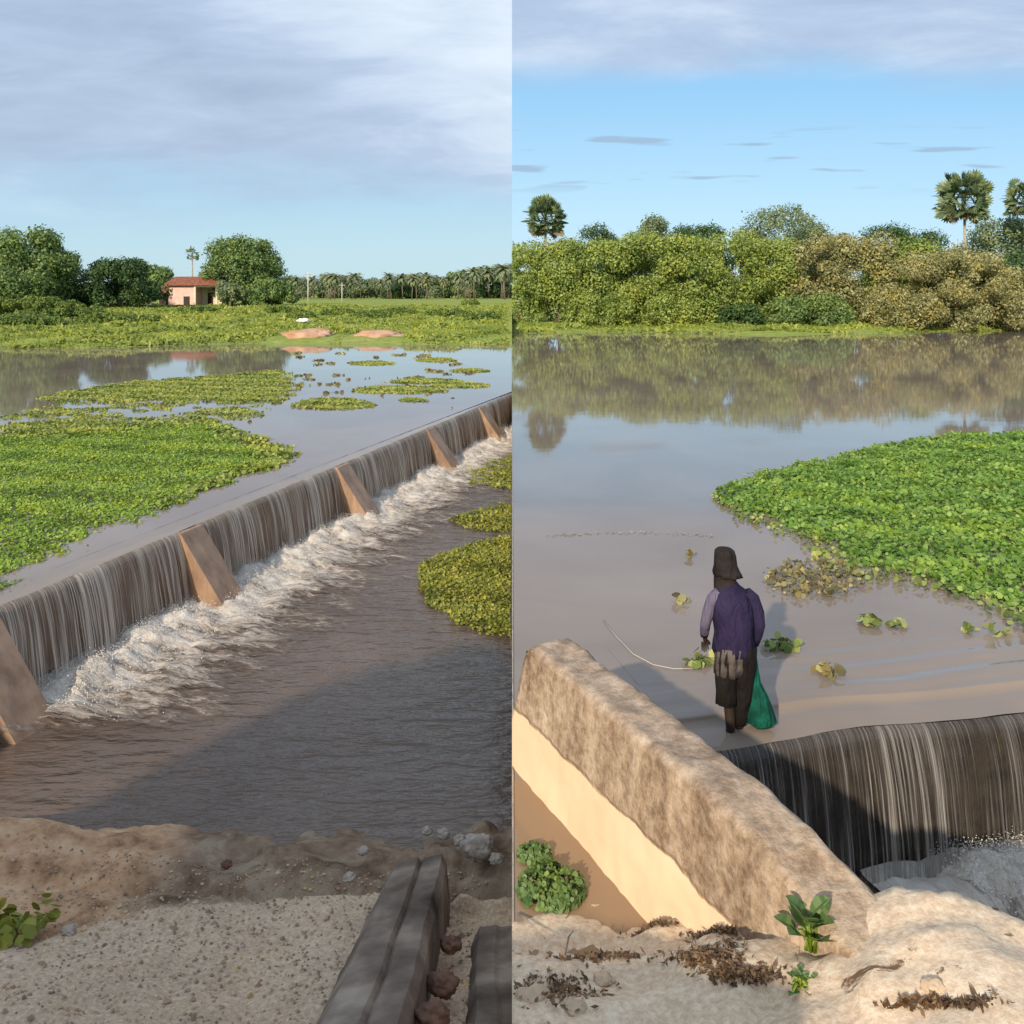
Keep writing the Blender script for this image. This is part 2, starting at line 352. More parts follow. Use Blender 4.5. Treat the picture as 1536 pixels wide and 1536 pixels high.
for s in (-.42, 3.75, 9.3, 14.95, 19.9):
    bm = bmesh.new(); extrude(bm, [(-.02, -.045), (.08, -.045), (1.02, -1.36), (1.02, -1.7), (-.02, -1.7)], s-.31, s+.31, 3, W)
    bmesh.ops.bevel(bm, geom=bm.edges[:], offset=.012, segments=1, affect='EDGES')
    cut(bm, 'L'); o = build('buttress', bm, M['weir']); rel(o, weir)
def strip(name, W, s0, s1, ds, prof, mat, uvf, fz, keep, kind, smooth=True, sh=None):
    n = int((s1-s0)/ds); bm = bmesh.new(); uvl = bm.loops.layers.uv.new('UVMap'); rows = []; info = {}
    for i in range(n+1):
        s = s0+(s1-s0)*i/n; r = []
        for (t, z) in prof:
            v = bm.verts.new(W(s, *fz(s, t, z))); info[v] = (s, uvf(t, z) + (sh(s) if sh else 0)); r.append(v)
        rows.append(r)
    for a, b in zip(rows, rows[1:]):
        for i in range(len(prof)-1):
            f = bm.faces.new((a[i], b[i], b[i+1], a[i+1]))
            for l in f.loops: l[uvl].uv = info[l.vert]
    cut(bm, keep) if keep else None
    o = build(name, bm, mat, None, smooth)
    if kind: o['kind'] = kind
    return o
def curt(s, t, z):
    k = min(1, max(0, -z-.02))
    return t + k*.05*noise.noise(Vector((s*9, z*.4, 2))) + k*.06*noise.noise(Vector((s*1.7, z*.3, 7))), z
CP = [(-.5, .0), (-.3, -.003), (-.12, -.015), (.0, -.035), (.05, -.06), (.09, -.12), (.13, -.22), (.17, -.36), (.20, -.5), (.23, -.7), (.26, -.9), (.28, -1.1), (.30, -1.3)]
LIP = CP[:4]; FALL = CP[3:]
strip('water_lip', W, S0, S1+.4, .1, LIP, M['water'], lambda t, z: t, lambda s, t, z: (t, z + .006*noise.noise(Vector((s*3, t, 0)))*sst(t, -.5, -.2)), 'L', 'structure')
bays = [(S0, -.64), (-.2, 3.53), (3.97, 9.08), (9.52, 14.73), (15.17, 19.68), (20.12, S1+.4)]
for a, b in bays:
    strip('waterfall', W, a, b, .035, FALL, M['falls'], lambda t, z: z, curt, 'L', 'structure')
# foam along the foot
def foamz(s, t, z):
    amp = math.exp(-((t-.45)/.5)**2)*.15 + math.exp(-((t-1.2)/.9)**2)*.05 + .022*(1-sst(t, 2, 5)) + .004
    q = Vector((s*1.7, t*2.2, 1)); r = noise.fractal(q, .9, 2.1, 3)
    r2 = .5-abs(noise.noise(Vector((s*3.6, t*4.5, 3)))) + .35*(.5-abs(noise.noise(Vector((s*8, t*9, 5)))))
    return t, LOW + .012 + max(0, amp*(.55+.8*r+.7*r2))*(1-sst(t, 4.2, 5.0))
FP = [(.12+.055*i, 0) for i in range(90)]
strip('foam', W, S0, S1, .05, FP, M['foam'], lambda t, z: t, foamz, 'L', 'stuff', True, lambda s: 1.7*(1-sst(s, -.6, .2)))
def spray(name, W, s0, s1, n, lab, keep):
    s = rng.uniform(s0, s1, n); t = .12 + np.abs(rng.normal(0, .55, n)); ok = t < 2.6; s, t = s[ok], t[ok]
    q = np.array([W(a, b, 0) for a, b in zip(s, t)]); base = np.array([foamz(a, b, 0)[1] for a, b in zip(s, t)])
    q[:, 2] = base + np.abs(rng.normal(0, .05, len(s)))*np.exp(-((t-.4)/.8)**2) + .004
    k = q[:, 0] < -.02 if keep == 'L' else q[:, 0] > .05
    q = q[k]; V, m = leaves(q, rng.uniform(.003, .008, len(q)), np.tile((0, -.3, .8), (len(q), 1)), .8, .7, True)
    return tag(link(name, mesh_arrays(name, V, m), M['spray']), lab, 'spray', None, 'stuff')
M['spray'] = simple('spray_drops', (.52, .47, .40), (.72, .68, .62), 4)
spray('spray', W, -.2, S1, 60000, 'fine spray and froth flecks along the foot of the left weir', 'L')
# lower pool
bm = bmesh.new()
p = [W(S0-1, .05, LOW), W(30, .05, LOW), (0, 60, LOW), (0, 6.9, LOW), (-5, 6.9, LOW)]
p = [W(S0-1, .05, LOW), W(S1, .05, LOW), (0, W(S1, 0, 0)[1], LOW), (0, 6.9, LOW), (-6.5, 6.9, LOW)]
bm.faces.new([bm.verts.new(q) for q in p]); o = build('lower_pool', bm, M['pool']); o['kind'] = 'structure'
# upper water
q0, q1 = W(S0-.5, -.5, 0), W(S1, -.5, 0)
flat('reservoir', [(-400, 6.4), (q0[0], 6.4), q0, (0, q1[1]), (0, 95), (-400, 95)], 0, M['water'])
# ---------------------------------------------------------------- right weir
R0, R1 = P(1130, 1114, 0), P(1536, 1064, 0)
A2 = Vector((R0.x, R0.y)); D2 = (Vector((R1.x, R1.y))-A2).normalized(); N2 = Vector((D2.y, -D2.x))
def bend(s): return .10*math.exp(-((s-1.0)/.7)**2)
def W2(s, t, z): q = A2 + D2*s + N2*(t-bend(s)); return (q.x, q.y, z)
weir2 = empty('dark_weir', W2(2, 0, LOW), 'weir with wall shade painted dark in its colour, under falling water, running from the wing wall to the right edge', 'weir')
bpy.context.view_layer.update()
bm = bmesh.new(); extrude(bm, [(-.6, -.09), (0, -.09), (.03, -.14), (.10, -1.9), (-.6, -1.9)], -1.5, 8, 60, W2); cut(bm, 'R')
o = build('weir_wall', bm, M['weirdark']); rel(o, weir2)
LIP2 = [(-2.2+.05*i, .0015) for i in range(35)] + LIP
def rip(s, t, z):
    k = sst(t, -2.2, -.9)*(.25+.75*sst(s, .3, 2.2)); ph = t*17 + 1.6*noise.noise(Vector((s*.8, t*.6, 3))) + .8*s
    return t, z + k*(.009*math.sin(ph) + .007*noise.noise(Vector((s*2.2, t*11, 1)))) + .008*noise.noise(Vector((s*3, t, 0)))*sst(t, -.5, -.2)
strip('water_lip', W2, -.55, 8, .05, LIP2, M['water'], lambda t, z: t, rip, 'R', 'structure')
strip('water_lip', W2, -1.3, -.55, .08, LIP, M['water'], lambda t, z: t, lambda s, t, z: (t, z), 'R', 'structure')
def falls_mat2():  # darker copy of the falls, shade of the wing wall put into its colours
    m = M['falls'].copy(); m.name = 'shade_painted_falling_water'; nt = m.node_tree
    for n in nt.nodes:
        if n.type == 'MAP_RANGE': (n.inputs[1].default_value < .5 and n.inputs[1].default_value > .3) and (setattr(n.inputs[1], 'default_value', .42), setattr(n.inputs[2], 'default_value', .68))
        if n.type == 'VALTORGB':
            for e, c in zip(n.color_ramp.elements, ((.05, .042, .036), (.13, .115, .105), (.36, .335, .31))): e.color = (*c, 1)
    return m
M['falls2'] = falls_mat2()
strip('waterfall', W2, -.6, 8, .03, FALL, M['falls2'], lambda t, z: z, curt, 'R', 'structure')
FP2 = [(.12+.055*i, 0) for i in range(60)]
def foamz2(s, t, z):
    tt, zz = foamz(s, t, z); k = sst(s, .9, 2.0)
    return tt, LOW + .012 + (zz-LOW-.012)*(.25+.75*k)
strip('foam', W2, 1.0, 8, .05, FP2, M['foam'], lambda t, z: t*.9+.15, foamz2, 'R', 'stuff')
spray('spray', W2, 1.6, 8, 22000, 'fine spray at the foot of the right waterfall', 'R')
flat('tailwater', [(1.0, 3.9), (12, 3.9), W2(8, .05, 0), W2(-1.0, .05, 0)], LOW, M['pool'])
# right upper water with streaming ripples towards the crest
wl = WL0 + WN*.2
rp = [(.03, 7.2), (.4, 7.0), (1.2, 7.0), W2(-1.2, -.48, 0)] + [W2(s*.25, -.48, 0) for s in range(-3, 32)] + [(400, 12), (400, 95), (0.03, 95)]
rp = [(.012, 6.5), (.42, 6.5), (1.05, 6.2), W2(-1.3, -.5, 0), W2(-.9, -.5, 0), W2(-.55, -.5, 0)] + [W2(-.55, -2.19, 0)] + [W2(s*.25, -2.19, 0) for s in range(-2, 33)] + [(400, 12), (400, 95), (0.012, 95)]
flat('upstream_water', rp, 0, M['water'])
flat('side_pool', [(.012, 4.6), (1.6, 4.6), (.45, 6.9), (.012, 6.9)], .004, M['silt'])
# low retaining divider between the two reaches
bm = bmesh.new(); box(bm, 0.001, .012, 3.0, 34.2, -1.9, .012)
o = build('concrete_divider', bm, M['palebark']); tag(o, 'thin low concrete strip standing edge-on between the left pool and the right water', 'divider')
# ---------------------------------------------------------------- wing wall
bm = bmesh.new(); L = 3.95; T = .38; nl, nt_, nzz = 90, 10, 50
def WW(a, b, z): q = WL0 + WD*a + WN*b; return Vector((q.x, q.y, z))
verts = {}
def gv(i, j, k):
    if (i, j, k) not in verts:
        a = L*i/nl; b = T*j/nt_; z = -1.75 + 2.75*k/nzz
        q = WW(a, b, z); fl = max(0, .95-z)
        q += Vector((-WN.x, -WN.y, 0))*(.10*min(fl, 1.2) if j < nt_/2 else 0) + Vector((-WD.x, -WD.y, 0))*(.26*min(fl, 1.3)*(1-i/nl)**3)
        w = .012*noise.fractal(q*1.4, .9, 2.1, 4) + .009*noise.noise(q*9) + .006*noise.noise(q*22)
        top = k == nzz
        q += Vector((-WN.x, -WN.y, 0))*(w if j < nt_/2 else -w) + Vector((0, 0, (w*1.2 + .02*noise.noise(q*6)) if top else 0))
        if top and j in (0, nt_): q.z -= .025 + .03*abs(noise.noise(q*5)); 
        if top and i == 0: q.z -= .05
        q.z -= max(0, z)*.26*sst(a, 2.2, 3.9)
        verts[(i, j, k)] = bm.verts.new(q)
    return verts[(i, j, k)]
for i in range(nl):
    for k in range(nzz):
        bm.faces.new((gv(i,0,k), gv(i+1,0,k), gv(i+1,0,k+1), gv(i,0,k+1)))
        bm.faces.new((gv(i,nt_,k), gv(i,nt_,k+1), gv(i+1,nt_,k+1), gv(i+1,nt_,k)))
    for j in range(nt_): bm.faces.new((gv(i,j,nzz), gv(i+1,j,nzz), gv(i+1,j+1,nzz), gv(i,j+1,nzz)))
for k in range(nzz):
    for j in range(nt_):
        bm.faces.new((gv(0,j,k), gv(0,j,k+1), gv(0,j+1,k+1), gv(0,j+1,k))); bm.faces.new((gv(nl,j,k), gv(nl,j+1,k), gv(nl,j+1,k+1), gv(nl,j,k+1)))
bm.verts.ensure_lookup_table(); cut(bm, 'R')
o = build('wing_wall', bm, M['wall'], None, True)
tag(o, 'thick weathered concrete wall with stained upper face and smooth pale band, slanting across the right foreground', 'wall')
# ---------------------------------------------------------------- foliage kit
def inpoly(u, v, poly):
    c = np.zeros(len(u), bool); n = len(poly); j = n-1
    for i in range(n):
        xi, yi = poly[i]; xj, yj = poly[j]
        m = ((yi > v) != (yj > v)) & (u < (xj-xi)*(v-yi)/((yj-yi)+1e-9)+xi); c ^= m; j = i
    return c
def vn(x, y, s, seed):  # cheap smooth noise for arrays
    return (np.sin(x*s*1.3+seed)*np.cos(y*s*1.7-seed*2)+.6*np.sin(x*s*3.1-y*s*2.3+seed)+.4*np.cos(x*s*6.1+y*s*5.3+seed*3))/2
def mat_points(poly, z, dens, jit=.25, clipx=None, holes=None):
    pw = [P(u, v, z) for u, v in poly]
    x0, x1 = min(p.x for p in pw), max(p.x for p in pw); y0, y1 = min(p.y for p in pw), max(p.y for p in pw)
    n = int((x1-x0)*(y1-y0)*dens)
    x = rng.uniform(x0, x1, n); y = rng.uniform(y0, y1, n)
    xj = x + jit*vn(x, y, 2.2, 1) + rng.normal(0, jit*.15, n); yj = y + jit*1.6*vn(y, x, 1.8, 4) + rng.normal(0, jit*.2, n)
    u = 768 + xj/yj*F; v = HOR + (CH-z)*F/yj
    k = inpoly(u, v, poly)
    if clipx == 'L': k &= x < -.03
    if clipx == 'R': k &= x > .06
    if holes: k &= vn(x, y, holes[0], 9) < holes[1]
    return x[k], y[k]
def floating(name, polys, z, dens, size, hgt, mat, label, cat='water plants', clip=None, jit=.25, holes=None, kind='stuff', tilt=.45, mound=.5, group=None, hexa=True):
    tilt = .6
    X, Y = [], []
    for p in polys:
        a, b = mat_points(p, z, dens, jit, clip, holes); X.append(a); Y.append(b)
    x = np.concatenate(X); y = np.concatenate(Y); n = len(x)
    lump = .5+.5*vn(x, y, 5, 2)
    zz = z + hgt*(.12 + rng.uniform(0, 1, n)**1.0*(1-mound+mound*np.clip(lump, 0, 1)))
    s = size*rng.uniform(.6, 1.25, n)
    nr = np.tile((0, -.15, .9), (n, 1)) + np.stack([np.cos(5*x+y), np.sin(4*y+x), 0*x], 1)*.35
    V, k = leaves(np.stack([x, y, zz], 1), s*np.where(rng.uniform(0, 1, n) < .12, 1.35, .95), nr, tilt, .55, hexa)
    o = link(name, mesh_arrays(name, V, k), mat)
    return tag(o, label, cat, group, kind)
M['hyac'] = leafmat('hyacinth_leaf', (.10, .20, .03), (.18, .32, .05), (.31, .43, .11), .3, .9)
M['hyacedge'] = leafmat('hyacinth_edge_leaf', (.12, .17, .04), (.22, .28, .07), (.45, .45, .20), .25, 1.5)
M['duck'] = leafmat('small_floating_leaf', (.12, .22, .025), (.22, .34, .04), (.33, .42, .08), .25, .8)
M['duck2'] = leafmat('yellowed_floating_leaf', (.17, .22, .04), (.26, .31, .06), (.36, .38, .11), .2, .6)
M['lime'] = leafmat('lime_weed_leaf', (.15, .18, .025), (.27, .29, .045), (.40, .39, .09), .3, 2.0)
M['brownleaf'] = leafmat('withered_leaf', (.10, .075, .04), (.22, .19, .08), (.38, .36, .16), .2, 3)
# right mat
floating('water_hyacinth_mat', [[(1068, 742), (1130, 716), (1250, 694), (1340, 668), (1420, 657), (1536, 652), (1800, 650), (1800, 980), (1536, 925), (1480, 902), (1400, 872), (1340, 862), (1270, 838), (1200, 800), (1140, 775), (1090, 765)]],
    0, 640, .040, .15, M['hyac'], 'large bright green carpet of water hyacinth floating at the right', 'water hyacinth')
floating('hyacinth_fringe', [[(1190, 790), (1270, 835), (1400, 868), (1536, 920), (1700, 960), (1700, 1000), (1536, 950), (1400, 885), (1330, 885), (1290, 880), (1215, 840)],
    [(1062, 742), (1120, 716), (1250, 690), (1400, 660), (1400, 666), (1250, 700), (1130, 724), (1085, 745), (1100, 765), (1180, 795), (1180, 808), (1095, 772)]],
    0, 200, .042, .12, M['hyacedge'], 'ragged yellowing fringe along the edge of the big hyacinth carpet', 'water hyacinth', jit=.18)
floating('withered_weed_mat', [[(1150, 868), (1180, 850), (1240, 842), (1290, 855), (1300, 885), (1240, 900), (1180, 893), (1150, 882)]], 0, 330, .035, .12, M['brownleaf'],
    'brownish half-withered weed patch projecting from the hyacinth carpet towards the person', 'water plants', jit=.1)
# left mats
floating('floating_weed_carpet', [[(-260, 640), (0, 652), (180, 640), (300, 632), (345, 640), (360, 660), (430, 680), (415, 700), (330, 725), (250, 765), (130, 800), (40, 850), (0, 872), (-200, 960)]],
    0, 850, .028, .06, M['duck'], 'large bright green carpet of floating weed beside the weir', 'water plants', jit=.35, mound=.8)
floating('weed_fringe', [[(300, 628), (360, 650), (440, 676), (440, 692), (340, 722), (230, 770), (250, 755), (330, 715), (400, 690), (340, 660)], [(0, 640), (60, 632), (160, 636), (300, 625), (310, 636), (180, 648), (0, 662)]],
    0, 200, .055, .08, M['duck2'], 'olive fringe on the far and right edges of the left weed carpet', 'water plants', jit=.3)
floating('floating_weed_bank', [[(60, 596), (140, 582), (200, 574), (320, 566), (420, 556), (430, 580), (420, 606), (330, 604), (240, 600), (160, 604)]], 0, 300, .055, .05, M['duck2'],
    'yellow green tongue of floating weed in front of the tree reflections', 'water plants', jit=.9, clip='L')
floating('thin_weed_patches', [[(0, 622), (120, 604), (260, 604), (230, 630), (120, 638), (0, 645)], [(270, 614), (380, 606), (400, 622), (330, 640), (290, 632)]], 0, 220, .045, .03, M['duck2'],
    'thin broken weed film between the green carpet and the weed tongue', 'water plants', jit=.7, clip='L', holes=(.9, .12))
isl = []
for (u, v, w, h) in [(500, 606, 62, 9), (600, 585, 72, 6), (640, 572, 55, 4), (690, 578, 45, 4), (560, 545, 34, 3), (705, 556, 30, 3), (655, 540, 30, 3), (620, 600, 22, 3)]:
    isl.append([(u+w*math.cos(a)*(1+.15*math.sin(3*a)), v+h*math.sin(a)) for a in np.linspace(0, 6.28, 13)[:-1]])
gi = 0
ILAB = ['long green weed island just right of the weed tongue', 'flat weed raft in the open water left of the far weir', 'narrow weed raft beyond the flat raft', 'weed raft nearest the far end of the weir crest', 'thin weed streak in the pale far water at left', 'thin weed streak near the right edge of the far water', 'thin weed streak at the middle of the far water', 'tiny olive weed raft below the flat weed raft']
for pl, lb in zip(isl, ILAB):
    floating('weed_raft', [pl], 0, 240, .06, .03, M['duck2'], lb, 'weed raft', jit=.07, clip='L', kind='none', group='weed rafts on the far water')
sp = []
for k in range(60):
    u = random.uniform(430, 740); v = random.uniform(530, 625)
    if v > 905-.41*u-15: continue
    w = random.uniform(4, 16); sp.append([(u-w, v), (u, v-1.3), (u+w, v), (u, v+1.5)])
floating('weed_scraps', sp, 0, 70, .09, .04, M['brownleaf'], 'small dark scraps of weed dotted over the open water', 'water plants', jit=.3, clip='L')
LIMEP = [[(628, 852), (660, 836), (700, 822), (768, 806), (830, 800), (830, 970), (768, 962), (720, 948), (665, 925), (636, 900)]]
floating('lime_weed_bed', LIMEP, LOW, 1500, .026, .10, M['lime'], 'large lime yellow weed bed in the lower pool, nearest the viewer', 'water plants', clip='L', jit=.12)
floating('lime_weed_bed', [[(670, 780), (700, 770), (768, 756), (820, 750), (820, 800), (740, 797), (690, 792)]], LOW, 800, .03, .10, M['lime'], 'narrow lime weed bed in the lower pool, between its two neighbours', 'water plants', clip='L', jit=.15)
floating('lime_weed_bed', [[(690, 712), (720, 700), (768, 686), (800, 680), (800, 740), (768, 738), (710, 728)]], LOW, 600, .035, .10, M['lime'], 'farthest lime weed bed in the lower pool, below the last buttress', 'water plants', clip='L', jit=.2)
# floating hyacinth clumps on the right water
def rosette(loc, r, nl, mat, label, cat='water hyacinth', group=None, lean=.5, name='hyacinth_clump'):
    ps, ns, ss = [], [], []
    for k in range(nl):
        a = random.uniform(0, 6.28); q = r*random.uniform(.15, 1)
        ps.append((q*math.cos(a), q*math.sin(a)*.8, random.uniform(.01, .10))); ns.append((math.cos(a)*lean, math.sin(a)*lean, .8)); ss.append(random.uniform(.035, .065))
    V, k = leaves(ps, ss, ns, .5, .6, True)
    o = link(name, mesh_arrays(name, V, k), mat); o.location = loc; return tag(o, label, cat, group)
rosette(P(1172, 972, 0), .19, 34, M['hyacedge'], 'yellow green hyacinth clump floating just right of the person', group='small hyacinth clumps adrift')
rosette(P(1050, 996, 0), .16, 30, M['hyacedge'], 'pale hyacinth clump floating left of the person at the end of the cord', group='small hyacinth clumps adrift')
rosette(P(1302, 936, 0), .17, 26, M['hyacedge'], 'hyacinth clump with upright leaves adrift right of the yellow one', group='small hyacinth clumps adrift')
rosette(P(1343, 941, 0), .12, 14, M['hyacedge'], 'small flat hyacinth clump beside the clump with upright leaves', group='small hyacinth clumps adrift')
rosette(P(1452, 948, 0), .10, 10, M['hyacedge'], 'tiny pale hyacinth tuft below the big carpet near the right edge', group='small hyacinth clumps adrift')
rosette(P(1500, 952, 0), .14, 12, M['hyacedge'], 'rightmost drifting hyacinth tuft below the big carpet', group='small hyacinth clumps adrift')
rosette(P(1240, 1013, 0), .15, 22, M['brownleaf'], 'dark brown rotting weed clump drifting just above the waterfall', 'weed clump', lean=.2, name='rotting_weed_clump')
rosette(P(1033, 836, 0), .08, 6, M['brownleaf'], 'tiny brown leaf scrap floating left of the hat', 'weed clump', name='rotting_weed_clump')
rosette(P(1020, 905, 0), .09, 9, M['brownleaf'], 'thin floating weed scraps left of the shoulder of the person', 'weed clump', name='rotting_weed_clump')
# drifting line of debris
pts = []
for k in range(150):
    u = random.uniform(820, 1070); pts.append(P(u, 803 - 5*math.sin((u-820)/250*3.1)+random.gauss(0, 1.3), .012))
V, k = leaves([tuple(p) for p in pts], np.full(len(pts), .025), np.tile((0, 0, 1.), (len(pts), 1)), .1, .5)
tag(link('debris_line', mesh_arrays('debris_line', V, k), M['palebark']), 'thin pale line of floating debris on the water left of the person', 'debris', None, 'stuff')
bm = bmesh.new(); tube(bm, [P(u, v, .015) for u, v in ((905, 930), (925, 955), (950, 981), (980, 997), (1010, 1003), (1040, 1003))], [.0045]*6, 6)
M['cord'] = simple('white_cord', (.42, .38, .33), (.5, .46, .4)); tag(build('cord', bm, M['cord'], None, True), 'pale thin cord trailing on the brown water left of the person', 'cord')
# ---------------------------------------------------------------- trees
def crown_pts(blobs, nl, clip=None, shell=.55):
    w = np.array([b[3]**2 for b in blobs]); w = w/w.sum(); idx = rng.choice(len(blobs), nl, p=w)
    B = np.array(blobs)[idx]; d = norm(rng.normal(0, 1, (nl, 3))); r = B[:, 3:4]*(shell+(1-shell)*rng.uniform(0, 1, (nl, 1))**.5)
    p = B[:, :3] + d*r*np.array([1, 1, .8]) + rng.normal(0, 1, (nl, 3))*B[:, 3:4]*(.16 if shell < .5 else .09)
    if clip is not None: m = clip(p); p, d = p[m], d[m]
    return p, d
def make_blobs(w, h, base, nb, rb, prof):
    out = []
    for _ in range(nb):
        zt = random.random(); a = random.uniform(0, 6.283); rr = prof(zt)*w/2*math.sqrt(random.uniform(.25, 1))
        out.append((rr*math.cos(a), rr*math.sin(a), base+zt*(h-base-rb*.6), rb*random.uniform(.6, 1.3)))
    return out
def make_tree(name, label, cat, loc, w, h, base, nb, rb, nl, ls, mat, prof=None, group=None, trunk_r=.25, clip=None, forks=5, bark=None, shell=.55, up=.25):
    prof = prof or (lambda t: math.sin(math.pi*(.15+.75*t))**.6)
    root = empty(name, loc, label, cat, group)
    bl = make_blobs(w, h, base, int(nb*(1.5 if rb > 1 else 1.2)), rb*(1.12 if h-base > rb*4 else 1), prof)
    p, d = crown_pts(bl, int(nl*1.5), clip, shell)
    V, k = leaves(p, ls*.8*rng.uniform(.6, 1.3, len(p)), d+np.array([0, 0, up]), .55, .6)
    link('crown', mesh_arrays('crown', V, k), mat, root)
    bm = bmesh.new(); tb = max(base, h*.25)
    tube(bm, [(0, 0, -.4), (.05*tb, 0, tb*.5), (.0, .03*tb, tb)], [trunk_r*1.3, trunk_r, trunk_r*.8])
    for k in range(forks):
        b = bl[k % len(bl)]; e = Vector(b[:3])*.85; e.z = max(e.z*.9, tb)
        if clip is not None and loc[0]+e.x < .2: continue
        tube(bm, [(0, .03*tb, tb*.8), (e.x*.45, e.y*.45, tb*.8+(e.z-tb*.8)*.55), e], [trunk_r*.55, trunk_r*.35, trunk_r*.12], 6)
    if clip is not None and loc[0] < .4: pass
    build('trunk', bm, bark or M['bark'], root, True)
    return root
M['f_dark'] = leafmat('dark_foliage', (.035, .075, .022), (.06, .12, .034), (.10, .17, .05), .2, .5)
M['f_mid'] = leafmat('feathery_foliage', (.10, .17, .05), (.17, .26, .075), (.26, .35, .12), .25, .5)
M['f_olive'] = leafmat('olive_foliage', (.16, .23, .045), (.27, .35, .075), (.40, .45, .13), .25, .35)
M['f_ochre'] = leafmat('ochre_foliage', (.22, .22, .085), (.34, .33, .14), (.46, .43, .20), .25, .35)
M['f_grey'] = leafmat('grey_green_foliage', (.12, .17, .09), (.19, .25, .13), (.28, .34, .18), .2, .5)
M['f_shrub'] = leafmat('shrub_foliage', (.09, .14, .025), (.15, .22, .04), (.24, .31, .07), .25, .4)
def hemi(t): return math.sqrt(max(0.05, 1-(t*.93)**2.4))
# right hedge of tall bushes
hd = [  # u centre, distance, width m, v of top, material, label
    (776, 100, 9, 356, 'f_olive', 'tall olive bush cut by the centre line of the picture, under the left fan palm'),
    (838, 98, 9, 352, 'f_olive', 'tall olive bush just right of the left fan palm on the far bank'),
    (905, 97, 9, 350, 'f_olive', 'tall olive green bush, third from the centre line on the right far bank'),
    (970, 98, 9, 346, 'f_olive', 'olive bush below the small round grey treetop on the far bank'),
    (1035, 96, 9, 344, 'f_olive', 'bright olive bush with the highest rounded top left of the grey tree'),
    (1098, 97, 9, 350, 'f_olive', 'olive bush left of the tall grey tree, behind the hat of the person'),
    (1160, 99, 9, 352, 'f_olive', 'dull olive bush directly below the tall grey-green tree'),
    (1225, 98, 9, 350, 'f_ochre', 'ochre tinged bush right of the tall grey-green tree'),
    (1292, 98, 9.5, 348, 'f_ochre', 'ochre bush in the middle of the right hedge, behind the low spreading bushes'),
    (1362, 97, 9.5, 352, 'f_olive', 'olive bush left of the big fan palm, its top level with the hedge'),
    (1430, 95, 10, 362, 'f_ochre', 'ochre bush standing under the big fan palm'),
    (1500, 96, 9.5, 385, 'f_dark', 'dark bush at the right end of the hedge below the rightmost palm'),
    (1560, 97, 10, 372, 'f_dark', 'dark bush beyond the right picture edge end of the hedge'),
]
for (u, d, w, vt, mk, lb) in hd:
    x = (u-768)/F*d; zg = .6; h = zv(vt + random.uniform(-5, 7), d)-zg; clip = (lambda p, x=x: p[:, 0]+x > .04) if u < 860 else None
    make_tree('tall_bush', lb, 'bush', (x, d, zg), w, h, .4, 46, 1.2, 11000, .20, M[mk], hemi, 'tall bushes along the right far bank', .18, clip, 6)
lo = [(1420, 91, 15, 372, 5200*3, 'f_ochre', 'wide spreading ochre bush bulging over the water below the big fan palm'),
      (1355, 91, 8, 425, 6000, 'f_ochre', 'lower ochre bush at the left foot of the wide spreading bush'),
      (1190, 92, 6, 442, 4000, 'f_mid', 'low blue green bush at the water edge beneath the grey tree'),
      (1240, 92, 5, 440, 3500, 'f_mid', 'low green bush at the water edge just left of the spreading ochre bushes'),
      (1010, 93, 7, 440, 4500, 'f_olive', 'low olive bush at the foot of the hedge, left of the bright grass patch'),
      (900, 93, 8, 436, 4500, 'f_olive', 'low rounded olive bush at the foot of the hedge near the centre line'),
      (1110, 92, 5, 455, 3500, 'f_dark', 'low dark bush behind the brightest bank grass'),
      (1500, 92, 8, 420, 6000, 'f_ochre', 'lower ochre bush near the right edge of the far bank')]
for (u, d, w, vt, nl, mk, lb) in lo:
    x = (u-768)/F*d; zg = .35; h = zv(vt, d)-zg
    make_tree('bank_bush', lb, 'bush', (x, d, zg), w, h, .2, 48, max(.6, min(1.1, h*.2)), nl, .17, M[mk], hemi, 'lower bushes in front of the hedge', .1, None, 4)
bg = [(982, 150, 5, 322, 'f_grey', 'small round grey-green treetop peeping over the hedge'), (1165, 140, 12, 302, 'f_grey', 'tall open grey-green tree rising above the middle of the hedge'),
      (895, 170, 9, 338, 'f_dark', 'dark distant treetop right of the left fan palm'), (1045, 170, 14, 334, 'f_dark', 'flat dark distant treetop left of the tall grey tree'),
      (1325, 170, 11, 336, 'f_dark', 'dark distant treetop left of the big fan palm'), (1505, 125, 9, 325, 'f_grey', 'grey-green tree between the two right fan palms'),
      (1215, 150, 6, 335, 'f_grey', 'thin grey treetop just right of the tall grey tree'), (1385, 180, 12, 346, 'f_dark', 'low dark treetop directly left of the big palm trunk')]
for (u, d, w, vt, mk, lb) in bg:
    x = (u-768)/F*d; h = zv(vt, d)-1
    make_tree('background_tree', lb, 'tree', (x, d, 1), w, h, h*.3, 60, 1.4, 8000, .26, M[mk], None, 'treetops beyond the right hedge', .3, None, 9, None, .3)
